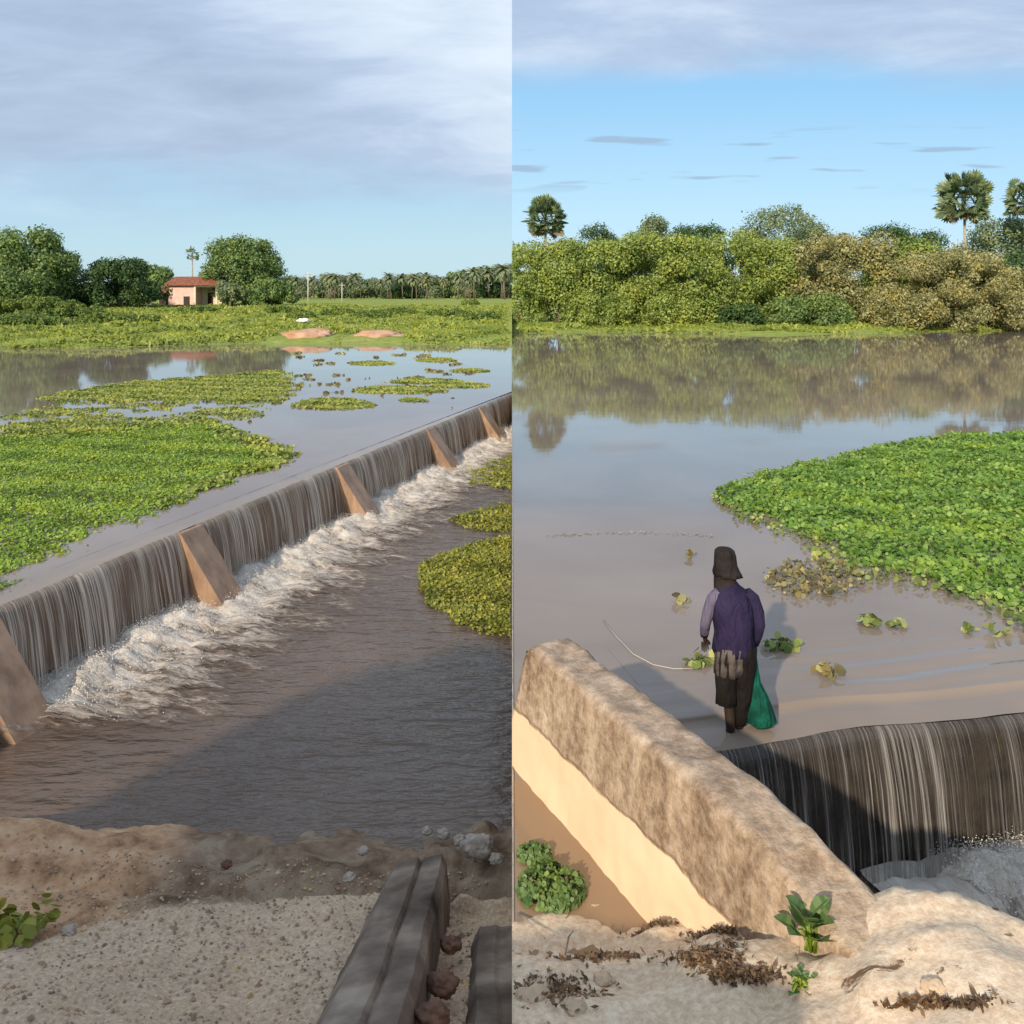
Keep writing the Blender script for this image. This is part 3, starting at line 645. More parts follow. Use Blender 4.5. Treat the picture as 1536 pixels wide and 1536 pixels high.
# fan palms
M['fan'] = leafmat('fan_palm_leaf', (.06, .11, .05), (.13, .19, .09), (.30, .35, .20), .2, .4)
M['fandead'] = leafmat('dry_fan_palm_leaf', (.15, .13, .08), (.24, .21, .13), (.34, .29, .19), .2, .4)
def fan_verts(c, d, up, r):
    d = d.normalized(); s = d.cross(up).normalized() if abs(d.dot(up)) < .98 else Vector((1, 0, 0)); n = s.cross(d); out = []
    nb = 11
    for i in range(nb):
        a = -1.75 + 3.5*i/(nb-1); e = d*math.cos(a)+s*math.sin(a); f = e.cross(n).normalized()
        out += [c, c+e*r*.6+f*r*.14-n*r*.02, c+e*r-n*r*.12, c+e*r*.6-f*r*.14-n*r*.02]
    return out
def fan_palm(label, loc, h, cr, nfan=85):
    root = empty('fan_palm', loc, label, 'palm tree', 'fan palms above the hedge')
    bm = bmesh.new(); tube(bm, [(0, 0, -.3), (.1, 0, h*.4), (0, .1, h)], [.24, .18, .15], 10); build('trunk', bm, M['palebark'], root, True)
    V, Vd = [], []
    for k in range(nfan):
        f = (k+.5)/nfan; el = math.asin(1-1.7*f); az = k*2.4; d = Vector((math.cos(el)*math.cos(az), math.cos(el)*math.sin(az), math.sin(el)))
        c = Vector((0, 0, h)) + Vector((d.x, d.y, d.z*1.3))*cr*random.uniform(.40, .70); r = cr*random.uniform(.27, .36)
        up = Vector((random.gauss(0, 1), random.gauss(0, 1)-.5, random.gauss(0, .6)))
        (Vd if el < -.62 else V).extend(fan_verts(c, d + Vector((0, 0, -.15)), up, r))
        q = d.cross(Vector((0, 0, 1))).normalized()*.04; (Vd if el < -.62 else V).extend([Vector((0, 0, h))+q, c+q, c-q, Vector((0, 0, h))-q])
    link('crown', mesh_arrays('crown', [tuple(v) for v in V], 4), M['fan'], root)
    link('dry_skirt', mesh_arrays('dry_skirt', [tuple(v) for v in Vd], 4), M['fandead'], root)
    return root
def fp(u, vc, rpx, d, label):
    fan_palm(label, ((u-768)/F*d, d, 1), zv(vc, d)-1, rpx*d/F)
fp(818, 330, 36, 112, 'left fan palm with round crown near the centre line')
fp(1447, 303, 46, 112, 'big fan palm with tall shaggy crown and dry brown skirt')
fp(1538, 300, 34, 118, 'fan palm cut off by the right picture edge')
# left trees
make_tree('spreading_tree', 'large feathery green tree at the far left edge', 'tree', at(38, 112, 1.5), 12, zv(345, 112)-1.5, 1.0, 80, 1.3, 17000, .26, M['f_mid'], None, None, .4, None, 7, None, .4)
make_tree('spreading_tree', 'pale green lower tree in front of the large far left tree', 'tree', at(22, 104, 1.3), 7, zv(398, 104)-1.3, .8, 40, .9, 7000, .22, M['f_mid'], hemi, None, .25)
make_tree('spreading_tree', 'dark leaning treetop right behind the large far left tree', 'tree', at(85, 125, 1.7), 6, zv(372, 125)-1.7, .8, 40, 1.0, 6000, .24, M['f_dark'], None, None, .3)
make_tree('dome_tree', 'dark dome-shaped tree with low crown left of the pink house', 'tree', at(178, 118, 1.7), 11, zv(388, 118)-1.7, 1.3, 70, 1.05, 14000, .22, M['f_dark'], hemi, None, .3)
make_tree('spreading_tree', 'green tree behind the dark dome-shaped tree, above the house roof', 'tree', at(222, 150, 2), 9, zv(396, 150)-2, 2, 40, 1.2, 6000, .28, M['f_mid'], hemi, None, .3)
make_tree('spreading_tree', 'tall feathery tree right of the pink house', 'tree', at(366, 138, 2), 11.5, zv(356, 138)-2, 1.2, 80, 1.3, 17000, .26, M['f_mid'], lambda t: .6+.4*math.sin(math.pi*min(1, t*.85+.15)), None, .4, None, 8, None, .35)
make_tree('spreading_tree', 'lower leafy tree at the right foot of the tall feathery tree', 'tree', at(405, 128, 2), 7, zv(418, 128)-2, .5, 36, .9, 6000, .24, M['f_mid'], hemi, None, .2)
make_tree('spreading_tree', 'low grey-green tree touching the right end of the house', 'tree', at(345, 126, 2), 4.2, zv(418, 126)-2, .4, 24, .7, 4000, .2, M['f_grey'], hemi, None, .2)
# lone palm above the house
root = fan_palm('lone round-headed palm on a thin trunk above the house roof', tuple(at(288, 200, 2)), zv(382, 200)-2, 13*200/F, 24); root['group'] = 'palms of the left bank'
# shrubs of the left bank
sh = [(20, 92, 7, 446, 'leafy olive shrub at the far left, under the large tree'), (66, 90, 7, 443, 'leafy shrub mass second from the left edge'), (108, 92, 6, 452, 'rounded shrub below the gap between the left trees'),
      (150, 84, 4, 468, 'low shrub in front of the dark dome tree'), (200, 84, 4.5, 474, 'low sprawling shrub below the left part of the house'), (36, 82, 6, 470, 'low front shrub nearest the left edge of the bank'),
      (95, 82, 5, 474, 'low front shrub below the rounded shrub'), (300, 104, 5, 462, 'low shrub in front of the porch of the house'), (425, 104, 5, 458, 'shrub right of the feathery tree foot'), (452, 92, 3, 470, 'dark small shrub beside the white stone'),
      (510, 100, 4, 464, 'low shrub beyond the left red earth patch'), (565, 96, 5, 466, 'low shrub above the right red earth patch'), (600, 104, 4, 462, 'low shrub in the middle of the green bank'), (672, 98, 5, 466, 'dark low shrub in the right half of the left bank'),
      (720, 92, 5, 470, 'low shrub on the bank near the centre line'), (705, 135, 3, 455, 'small isolated bush out on the pale field')]
for (u, d, w, vt, lb) in sh:
    zg = zml((u-768)/F*d, d)
    make_tree('shrub', lb, 'shrub', at(u, d, zg-.1), w, max(.8, zv(vt, d)-zg), .05, 30, .45 if w < 6 else .65, 3500 if w < 6 else 5500, .16, M['f_shrub'], hemi, 'shrubs on the left far bank', .06, None, 3)
# coconut palms, one built and copied
M['coco'] = leafmat('haze_grey_coconut_frond', (.14, .17, .09), (.20, .24, .13), (.29, .32, .19), .2, .1)  # greyish fronds, greyed further to stand in for distance haze
def coco():
    root = empty('coconut_palm', (0, 0, 0), '', 'palm tree', 'coconut palms lining the far field')
    bm = bmesh.new(); tube(bm, [(0, 0, -.3), (.25, 0, 3.5), (.5, 0, 8)], [.24, .18, .14], 7); build('trunk', bm, M['bark'], root, True)
    V = []
    for k in range(26):
        az = k*2.4; el = math.radians(75-115*k/26); L = random.uniform(3.2, 4.2); c = Vector((.5, 0, 8)); h = Vector((math.cos(az), math.sin(az), 0)); s = Vector((-math.sin(az), math.cos(az), 0)); e = el
        for j in range(6):
            n = c + (h*math.cos(e)+Vector((0, 0, math.sin(e))))*L/6; w0 = .55*math.sin(.5+j*.42); w1 = .55*math.sin(.5+(j+1)*.42)
            dz = Vector((0, 0, -.35))
            V += [c, n, n+s*w1+dz*w1, c+s*w0+dz*w0, c, c-s*w0+dz*w0, n-s*w1+dz*w1, n]; c = n; e -= .30
    link('crown', mesh_arrays('crown', [tuple(v) for v in V], 4), M['coco'], root); return root
cp = coco(); random.seed(11)
us = sorted([random.uniform(432, 764) for _ in range(130)])
for i, u in enumerate(us):
    d = random.uniform(250, 400); vt = 410 - 16*sst(u, 640, 768) + random.uniform(-4, 22) - (14 if i == 8 else 0)
    h = zv(vt, d)-2; sc = h/10.2; w = sc*random.uniform(.9, 1.15)
    lb = 'coconut palm in the haze-greyed row beyond the far field'
    loc = tuple(at(u, d, 2)); rz = random.uniform(0, 6.28)
    if i == 0: cp.location = loc; cp.rotation_euler.z = rz; cp.scale = (w, w, sc); cp['label'] = lb
    else: copy_thing(cp, loc, rz, (w, w, sc), lb)
# far thickets between the palm stems
for k, (u, w, vt, mk) in enumerate([(450, 20, 414, 'f_grey'), (500, 20, 412, 'f_grey'), (550, 20, 414, 'f_grey'), (603, 13, 415, 'f_dark'), (640, 20, 414, 'f_grey'), (690, 20, 408, 'f_mid'), (735, 20, 400, 'f_dark'), (765, 14, 396, 'f_dark')]):  # the grey foliage here also stands in for distance haze
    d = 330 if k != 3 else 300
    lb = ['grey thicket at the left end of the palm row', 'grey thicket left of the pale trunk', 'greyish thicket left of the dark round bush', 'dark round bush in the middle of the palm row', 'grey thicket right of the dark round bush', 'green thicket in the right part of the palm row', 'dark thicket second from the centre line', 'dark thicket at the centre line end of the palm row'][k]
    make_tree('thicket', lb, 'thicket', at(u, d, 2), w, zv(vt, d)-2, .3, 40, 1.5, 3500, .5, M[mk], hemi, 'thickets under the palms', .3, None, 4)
# far-off wood behind all
ps = []
for side, x0, x1, y, hh in (('L', -700, -2, 620, 11), ('R', 2, 700, 420, 13)):
    n = 22000; x = rng.uniform(x0, x1, n); y_ = y + rng.uniform(-10, 10, n); top = hh*(.7+.3*vn(x, y_, .05, 3)); z = 1.5+top*rng.uniform(0, 1, n)
    ps.append(np.stack([x, y_, z], 1))
p = np.concatenate(ps); V, k = leaves(p, rng.uniform(.8, 1.8, len(p)), np.tile((0, -.6, .6), (len(p), 1)), .6, .7)
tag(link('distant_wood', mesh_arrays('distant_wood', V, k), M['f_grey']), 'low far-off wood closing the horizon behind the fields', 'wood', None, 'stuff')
# bank grass (tufts, uncountable)
M['grass'] = leafmat('bank_grass', (.16, .21, .03), (.25, .31, .05), (.38, .42, .10), .3, .25)
def tufts(name, x0, x1, y0, y1, n, fz, label, smin=.15, smax=.45, clip=None):
    x = rng.uniform(x0, x1, n); y = y0+(y1-y0)*rng.uniform(0, 1, n)**1.5
    z = np.array([fz(a, b) for a, b in zip(x, y)]); k = z > .0
    if clip is not None: k &= clip(x, y)
    x, y, z = x[k], y[k], z[k]; lump = np.clip(.5+vn(x, y, .35, 5), 0, 1.4); s = rng.uniform(smin, smax, len(x))*(.5+lump)
    V, q = leaves(np.stack([x, y, z+s*.5*(lump)], 1), s, np.tile((0, -.5, .5), (len(x), 1)), .6, .45)
    return tag(link(name, mesh_arrays(name, V, q), M['grass']), label, 'grass', None, 'stuff')
tufts('bank_grass', -75, -.3, 60, 130, 110000, zml, 'rough yellow green grass covering the left far bank', .07, .24, clip=lambda x, y: (x < -.4) & ~((np.abs(x+16.4) < 2.6) & (y < 73)) & ~((np.abs(x+10.6) < 2.3) & (y < 73)))
tufts('bank_grass', .5, 75, 83, 96, 16000, zmr, 'low bright grass strip along the foot of the right hedge', .1, .28, clip=lambda x, y: x > .4)
# red earth patches, white stone, poles
def mound(name, loc, rx, ry, h, mat, label, cat, seed, parent=None):
    bm = bmesh.new(); bmesh.ops.create_icosphere(bm, subdivisions=4, radius=1)
    for v in bm.verts:
        n = noise.fractal(v.co*1.6+Vector((seed, 0, 0)), .9, 2.1, 4); v.co *= 1+.28*n+.12*noise.noise(v.co*5+Vector((seed, 0, 0)))
        v.co = Vector((v.co.x*rx, v.co.y*ry, v.co.z*h))
    o = build(name, bm, mat, parent, True); o.location = loc
    if not parent: tag(o, label, cat)
    return o
mound('red_earth_mound', at(460, 71, .3), 2.3, 2.6, .62, M['redearth'], 'bare pinkish earth hump on the waterline, the left and larger one', 'earth mound', 3)
mound('red_earth_mound', at(567, 71.5, .3), 2.2, 2.4, .5, M['redearth'], 'bare red earth hump on the waterline, the right one', 'earth mound', 8)
M['white'] = simple('whitewash', (.68, .66, .6), (.8, .78, .72), 2)
mound('white_stone', at(455, 86, zml(-20, 86)+.3), .6, .4, .22, M['white'], 'small white stone on the bank above the left red earth hump', 'stone', 5)
def pole(u, d, vt, label):
    root = empty('utility_pole', at(u, d, 1.95), label, 'pole', 'poles in the far field'); h = zv(vt, d)-1.95
    bm = bmesh.new(); tube(bm, [(0, 0, -.3), (0, 0, h)], [.09, .06], 8); build('shaft', bm, M['white'], root, True)
    bm = bmesh.new(); box(bm, -.7, .7, -.06, .06, h-.6, h-.45); build('crossarm', bm, M['palebark'], root)
pole(462, 170, 408, 'pale utility pole left of the palm row')
pole(513, 190, 424, 'pale utility pole in front of the palm row')
# ---------------------------------------------------------------- house
M['pink'] = simple('pink_plaster', (.68, .42, .35), (.78, .53, .45), 1.5, .9, .01)
M['cream'] = simple('cream_plaster', (.66, .56, .42), (.72, .62, .48), 1.5)
def roof_mat():
    m, nt, out = newmat('clay_roof_tiles'); co = objc(nt)
    w = nd(nt, 'ShaderNodeTexWave', bands_direction='X'); w.inputs['Scale'].default_value = 2.2; nt.links.new(co, w.inputs[0])
    c = ramp(nt, nz(nt, co, 2.5, 6), [(.3, (.17, .06, .035)), (.55, (.32, .12, .07)), (.75, (.42, .19, .11))]); princ(nt, out, c, .9, .2, bump(nt, w.outputs['Fac'], .6, .08)); return m
M['roof'] = roof_mat(); M['dark'] = simple('dark_wood', (.03, .02, .015), (.07, .05, .04))
hl = at(283, 132, 2.0); H = empty('pink_house', hl, 'small pink house with red tile roof, porch and dark lean-to', 'house')
bm = bmesh.new(); box(bm, -3.0, 1.0, 0, 6, -.3, 3.1)
for v in []: pass
build('wall', bm, M['pink'], H)
bm = bmesh.new(); box(bm, 1.0, 4.0, 2.8, 6, -.3, 2.9); build('porch_back_wall', bm, M['f_shrub'] if False else M['cream'], H)
for x in (.85, 4.1):
    bm = bmesh.new(); box(bm, x, x+.28, -.25, .05, -.3, 3.05); build('porch_column', bm, M['cream'], H)
bm = bmesh.new(); box(bm, 1.0, 4.4, -.22, .02, 2.75, 3.07); build('porch_beam', bm, M['cream'], H)
def slab(bm, p, t):
    a = [bm.verts.new(q) for q in p]; b = [bm.verts.new((q[0], q[1], q[2]-t)) for q in p]
    bm.faces.new(a); bm.faces.new(b[::-1])
    for i in range(4): bm.faces.new((a[i], b[i], b[(i+1) % 4], a[(i+1) % 4]))
bm = bmesh.new(); slab(bm, [(-3.6, -.6, 3.1), (4.8, -.6, 3.1), (4.3, 3, 4.35), (-3.1, 3, 4.35)], .14); slab(bm, [(-3.1, 3.003, 4.35), (4.3, 3.003, 4.35), (4.8, 6.6, 3.1), (-3.6, 6.6, 3.1)], .14)
build('roof', bm, M['roof'], H)
bm = bmesh.new(); slab(bm, [(-5.3, -.9, 1.95), (-3.02, -.9, 2.0), (-3.02, 2.5, 3.0), (-5.3, 2.5, 3.0)], .12); build('lean_to_roof', bm, M['roof'], H)
bm = bmesh.new(); box(bm, -5.1, -3.05, 1.8, 2.0, -.3, 2.5); build('lean_to_wall', bm, M['dark'], H)
for x in (-5.2,): 
    bm = bmesh.new(); box(bm, x, x+.2, -.8, -.6, -.3, 1.85); build('lean_to_post', bm, M['white'], H)
bm = bmesh.new(); box(bm, -.75, .15, -.05, -.003, -.25, 1.35); build('door', bm, M['dark'], H)
bm = bmesh.new(); box(bm, 1.9, 2.7, 2.74, 2.797, -.25, 1.9); build('porch_door', bm, M['dark'], H)
for i, (u0, u1, lb) in enumerate([(180, 188, 'short whitewashed wall piece seen under the dark dome tree, the left one'), (190, 200, 'low whitewashed wall piece under the dark dome tree, between two others'), (206, 232, 'long low whitewashed wall piece running up to the lean-to')]):
    a, b = at(u0, 126, 2), at(u1, 126, 2); bm = bmesh.new(); box(bm, a.x, b.x, 126, 126.25, 1.2, 2.0+(.55, .45, .2)[i]); bmesh.ops.subdivide_edges(bm, edges=bm.edges[:], cuts=3); roughen(bm, .12, 1.2, i); tag(build('low_wall', bm, M['white']), lb, 'wall')
# ---------------------------------------------------------------- left foreground
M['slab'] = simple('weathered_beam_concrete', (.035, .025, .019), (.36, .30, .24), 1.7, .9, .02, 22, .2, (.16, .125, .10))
def beam(name, p0, p1, w, t, tilt, label, seed, taper=.85, groove=True):
    d = (p1-p0); Lg = d.length; d.normalize(); s = Vector((d.y, -d.x, 0)).normalized(); s = Matrix.Rotation(tilt, 3, d) @ s; n = s.cross(d)
    if n.z < 0: n = -n
    bm = bmesh.new(); prof = [(-.62, -1), (-.5, -.35), (-.26, 0), (.08, .03), (.12, -.05 if groove else .02), (.17, .01), (.44, .03), (.5, -.12), (.5, -1)]
    rows = []; m = 40
    for i in range(m+1):
        f = i/m; ww = w*(1-(1-taper)*f); c = p0 + d*Lg*f
        rows.append([bm.verts.new(c + s*a*ww + n*b*t) for a, b in prof])
    k = len(prof)
    for a, b in zip(rows, rows[1:]):
        for i in range(k): bm.faces.new((a[i], b[i], b[(i+1) % k], a[(i+1) % k]))
    bm.faces.new(rows[0]); bm.faces.new(rows[-1][::-1]); bmesh.ops.subdivide_edges(bm, edges=bm.edges[:], cuts=2, use_grid_fill=True)
    roughen(bm, .016, 1.6, seed); roughen(bm, .006, 8, seed+4)
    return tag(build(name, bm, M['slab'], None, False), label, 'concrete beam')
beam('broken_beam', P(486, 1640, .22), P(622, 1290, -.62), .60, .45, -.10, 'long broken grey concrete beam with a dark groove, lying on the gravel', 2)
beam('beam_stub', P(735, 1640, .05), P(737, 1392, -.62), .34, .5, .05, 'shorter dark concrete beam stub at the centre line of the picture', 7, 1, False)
def stone(u, v, r, z, mat, label, seed, name='stone', flatn=.7, cat='stone', group=None):
    o = mound(name, P(u, v, z)+Vector((0, 0, r*.2)), r, r*.8, r*flatn, mat, label, cat, seed)
    if group: o['group'] = group
    return o
M['pale'] = simple('pale_rubble', (.26, .22, .18), (.52, .47, .41), 8, .9, .02, 20)
M['brown'] = simple('brown_rubble', (.09, .05, .035), (.22, .12, .08), 8, .9, .02, 20)
SL = [(718, 1275, .14, -.98, 'pale', 'largest pale rubble stone beside the water near the centre line'), (665, 1253, .06, -1.12, 'pale', 'pale rubble stone at the waterline left of the largest one'), (690, 1262, .06, -1.05, 'pale', 'small pale stone between two bigger pale rubble stones'),
      (745, 1290, .06, -.95, 'pale', 'pale stone right of the largest rubble stone'), (640, 1248, .05, -1.15, 'pale', 'tiny pale stone at the waterline above the broken beam tip'), (545, 1278, .05, -1.02, 'pale', 'pale flat stone left of the broken beam tip'),
      (524, 1318, .05, -.9, 'pale', 'tiny pale stone at the mound edge left of the beam'), (104, 1398, .05, -.75, 'pale', 'pale stone on the left slope of the gravel mound'), (675, 1420, .07, -.5, 'brown', 'brown brick rubble between the two beams, upper one'),
      (664, 1480, .09, -.3, 'brown', 'brown brick rubble between the two beams, middle one'), (650, 1530, .09, -.12, 'brown', 'brown brick rubble between the two beams, lowest one'), (340, 1298, .045, -1.0, 'brown', 'dark stone on the far rim of the gravel mound')]
for i, (u, v, r, z, m, lb) in enumerate(SL): stone(u, v, r, z, M[m], lb, i*3.1)
# pebbles over the gravel mound
pb = []
bm = bmesh.new(); random.seed(5)
for _ in range(5000):
    x = random.uniform(-4.4, -.2); y = random.uniform(4.4, 7.6); r = random.uniform(.004, .017)*(1 if random.random() > .04 else 1.8); c = Vector((x, y, zl(x, y)+r*.2))
    q = [bm.verts.new(c+Vector(v)*r*random.uniform(.7, 1.2)) for v in ((1, 0, 0), (0, 1, 0), (-1, 0, 0), (0, -1, 0), (0, 0, .9), (0, 0, -.8))]
    for a, b in ((0, 1), (1, 2), (2, 3), (3, 0)): bm.faces.new((q[a], q[b], q[4])); bm.faces.new((q[b], q[a], q[5]))
M['pebble'] = leafmat('pebbles', (.26, .18, .125), (.42, .32, .23), (.58, .47, .36), 0, 2)
tag(build('pebbles', bm, M['pebble']), 'loose pebbles and grit scattered over the gravel mound', 'pebbles', None, 'stuff')
# weeds bottom left
rosette(P(10, 1395, -.75), .35, 90, M['lime'], 'small green weed growing at the bottom left edge on the gravel', 'weed', name='green_weed', lean=.7)
# ---------------------------------------------------------------- right foreground plants
def leafplant(name, loc, n, size, spread, hgt, mat, label, cat, wide=.5):
    root = empty(name, loc, label, cat); V = []
    bm = bmesh.new()
    for k in range(n):
        a = k*2.4+random.uniform(-.4, .4); f = (k+1)/n; sp_ = spread*f*random.uniform(.6, 1.1); base = Vector((random.gauss(0, .02), random.gauss(0, .02), 0))
        tip = Vector((math.cos(a)*sp_, math.sin(a)*sp_, hgt*random.uniform(.45, 1)*(1.1-.5*f))); tube(bm, [base, base.lerp(tip, .5)+Vector((0, 0, .03)), tip], [.008, .006, .004], 5)
        d = (tip-base).normalized()+Vector((math.cos(a)*.5, math.sin(a)*.5, .1)); d.normalize(); s = d.cross(Vector((0, 0, 1))).normalized(); nn = s.cross(d); L = size*random.uniform(.7, 1.2)
        prev = None
        for j in range(7):
            g = j/6; w = L*wide*math.sin(math.pi*min(1, .06+g*.94))**.8; c = tip + d*L*g + nn*(-.25*L*g*g); row = (c-s*w+nn*w*.3, c, c+s*w+nn*w*.3)
            if prev: V += [prev[0], prev[1], row[1], row[0], prev[1], prev[2], row[2], row[1]]
            prev = row
    build('stem', bm, M['duck'], root, True)
    link('foliage', mesh_arrays('foliage', [tuple(v) for v in V], 4), mat, root); return root
M['broad'] = leafmat('broad_leaf', (.07, .13, .035), (.12, .20, .055), (.20, .28, .10), .2, 3, .5)
leafplant('broadleaf_plant', tuple(P(1215, 1425, .68)), 17, .115, .075, .17, M['broad'], 'broad-leaved green plant growing out of the crack at the near end of the wall', 'plant', .40)
leafplant('hanging_weed', tuple(P(1205, 1490, .66)), 22, .04, .11, .08, M['broad'], 'small dusty weed on the ground just below the broad-leaved plant', 'plant', .4)
def dome_plant(loc, r, h, n, label):
    root = empty('pool_plant', loc, label, 'plant'); a = rng.uniform(0, 6.283, n); q = r*rng.uniform(0, 1, n)**.5
    z = h*(1-(q/r)**2)**.5*rng.uniform(.35, 1, n)*(.7+.3*np.sin(a*5)); p = np.stack([q*np.cos(a), q*np.sin(a), z+.01], 1)
    V, k = leaves(p, rng.uniform(.009, .022, n), np.stack([np.cos(a)*.5, np.sin(a)*.5-.2, np.full(n, .8)], 1), .5, .6, True)
    link('foliage', mesh_arrays('foliage', V, k), M['broad'], root); bm = bmesh.new()
    for t in range(9): tube(bm, [(0, 0, -.05), (r*.3*math.cos(t*2.4), r*.3*math.sin(t*2.4), h*.4), (r*.6*math.cos(t*2.4), r*.6*math.sin(t*2.4), h*.6)], [.005, .004, .003], 5)
    build('stem', bm, M['bark'], root, True)
p_ = P(822, 1335, .01); dome_plant((p_.x+.02, p_.y, .004), .22, .15, 1100, 'dense green leafy plant growing in the brown side pool by the wall')
p_ = P(795, 1292, .01); dome_plant((.15, p_.y+.05, .004), .12, .09, 330, 'smaller leafy clump behind the dense plant in the side pool')
for i, (a, b, c, lb) in enumerate([((848, 1432), (853, 1405), (860, 1396), 'short dry twig standing at the edge of the side pool'), ((776, 1370), (800, 1388), (818, 1408), 'thin dry twig lying in the side pool near the centre line')]):
    bm = bmesh.new(); tube(bm, [P(*a, .02), P(*b, .06), P(*c, .1)], [.006, .005, .003], 5); tag(build('dry_twig', bm, M['palebark'], None, True), lb, 'twig')
# litter of dead weed along the ground
ps = []
for (u, v, su, sv, n) in [(1060, 1440, 45, 12, 500), (1110, 1465, 50, 10, 500), (980, 1385, 25, 3, 120), (1080, 1398, 45, 4, 240), (1150, 1410, 14, 4, 110), (1420, 1510, 70, 8, 350), (830, 1490, 60, 22, 380), (900, 1435, 60, 5, 180)]:
    for _ in range(n):
        uu, vv = random.gauss(u, su*.6), random.gauss(v, sv*.6)
        if uu < 772: continue
        z = .4
        for _k in range(6): q = P(uu, vv, z); z = .5*z + .5*zr(q.x, q.y)
        ps.append((q.x, q.y, zr(q.x, q.y)+random.uniform(0, .02)))
V, k = leaves(ps, rng.uniform(.008, .026, len(ps)), np.tile((0, 0, 1.), (len(ps), 1)), .6, .45)
M['litter'] = leafmat('dead_litter', (.06, .035, .02), (.13, .075, .04), (.22, .14, .08), .0, 3)
tag(link('dead_weed_litter', mesh_arrays('dead_weed_litter', V, k), M['litter']), 'brown dead weed and mud crumbs scattered over the pale foreground ground', 'litter', None, 'stuff')
ST = [(905, 1470, .05, 'small pale stone left of the dead weed in the right foreground'), (800, 1500, .08, 'pale stone near the bottom by the centre line, right half'), (860, 1515, .06, 'pale stone right of the bottom centre-line stone'), (1400, 1480, .05, 'small tan stone on the smooth ground at the bottom right'), (1500, 1400, .06, 'tan stone near the right edge above the bottom corner'), (1310, 1365, .07, 'rough lump of cement where the wall meets the ground')]
for i, (u, v, r, lb) in enumerate(ST):
    z = .5
    for _k in range(8): q = P(u, v, z); z = .5*z+.5*zr(q.x, q.y)
    mound('stone', (q.x, q.y, zr(q.x, q.y)), r, r*.8, r*.6, M['sandstone'] if 'sandstone' in M else M.setdefault('sandstone', simple('tan_stone', (.42, .3, .2), (.6, .46, .32), 7)), lb, 'stone', 20+i*2)
# ---------------------------------------------------------------- person
M['skin'] = simple('dark_skin', (.022, .014, .010), (.034, .021, .015), 5, .5, .002)
def cloth(name, c0, c1, sc=6):
    m, nt, out = newmat(name); co = objc(nt)
    f = nz(nt, co, 1.0, 4, .6, .6, (9, 9, 3)); c = ramp(nt, nz(nt, co, sc, 4), [(.35, c0), (.65, c1)]); princ(nt, out, c, .85, .2, bump(nt, f, 1.0, .06)); return m
M['jacket'] = cloth('purple_navy_cloth', (.016, .012, .036), (.030, .022, .062), 5)
M['sleeve'] = cloth('sunlit_lilac_cloth', (.09, .075, .12), (.15, .13, .185))  # left sleeve only: sunlit side painted as a lighter cloth colour
M['shirt'] = cloth('grey_brown_cloth', (.05, .04, .037), (.13, .108, .095), 12)
M['shorts'] = cloth('dark_brown_cloth', (.008, .006, .0055), (.014, .011, .009))
M['hat'] = cloth('charcoal_brown_cloth', (.016, .012, .011), (.034, .026, .023))
M['net'] = cloth('green_net_cloth', (.002, .04, .028), (.006, .12, .075), 9)
pl = P(1103, 1098, -.02); PERS = empty('person', (pl.x, pl.y, -.07), 'person in dark hat and purple jacket seen from behind, standing in shallow water', 'person')
def skinmesh(joints, edges, root_i=0, sub=2):
    me = bpy.data.meshes.new('s'); me.from_pydata([j[0] for j in joints], edges, []); o = bpy.data.objects.new('s', me); COL.objects.link(o)
    md = o.modifiers.new('k', 'SKIN'); md.use_smooth_shade = True
    for i, j in enumerate(joints): me.skin_vertices[0].data[i].radius = (j[1], j[2] if len(j) > 2 else j[1]); me.skin_vertices[0].data[i].use_root = i == root_i
    o.modifiers.new('s', 'SUBSURF').levels = sub
    bpy.context.view_layer.update(); dg = bpy.context.evaluated_depsgraph_get(); m2 = bpy.data.meshes.new_from_object(o.evaluated_get(dg)); bpy.data.objects.remove(o); return m2
# figure faces +y (away from the viewer), slightly stooped to the left; z=0 is the sole
hipz, shz = .80, 1.27
J = [((0, 0, hipz), .12, .09), ((-.01, .01, .98), .11, .08), ((-.02, .03, 1.16), .13, .085), ((-.03, .05, 1.27), .07, .06), ((-.045, .075, 1.35), .045, .045), ((-.06, .10, 1.43), .07, .08), ((-.065, .10, 1.53), .06, .07),
     ((-.085, 0, .76), .08, .08), ((-.06, .02, .42), .05, .055), ((-.045, -.02, .08), .042, .044), ((-.05, .05, .03), .035, .03), ((-.055, .13, .02), .03, .02),
     ((.075, .0, .76), .08, .08), ((.06, .05, .43), .05, .055), ((.045, .04, .08), .042, .044), ((.05, .11, .03), .035, .03), ((.055, .19, .02), .03, .02),
     ((-.17, .03, 1.24), .05, .05), ((-.245, .04, .99), .037, .037), ((-.235, .13, .83), .024, .024), ((-.23, .15, .775), .032, .018),
     ((.145, .03, 1.24), .05, .05), ((.20, .0, .98), .037, .037), ((.175, .05, .76), .024, .024), ((.17, .06, .70), .032, .018)]
E = [(0, 1), (1, 2), (2, 3), (3, 4), (4, 5), (5, 6), (0, 7), (7, 8), (8, 9), (9, 10), (10, 11), (0, 12), (12, 13), (13, 14), (14, 15), (15, 16), (2, 17), (17, 18), (18, 19), (19, 20), (2, 21), (21, 22), (22, 23), (23, 24)]
me = skinmesh(J, E); bm = bmesh.new(); bm.from_mesh(me)
def add_mesh(bm, me2): bm.from_mesh(me2)
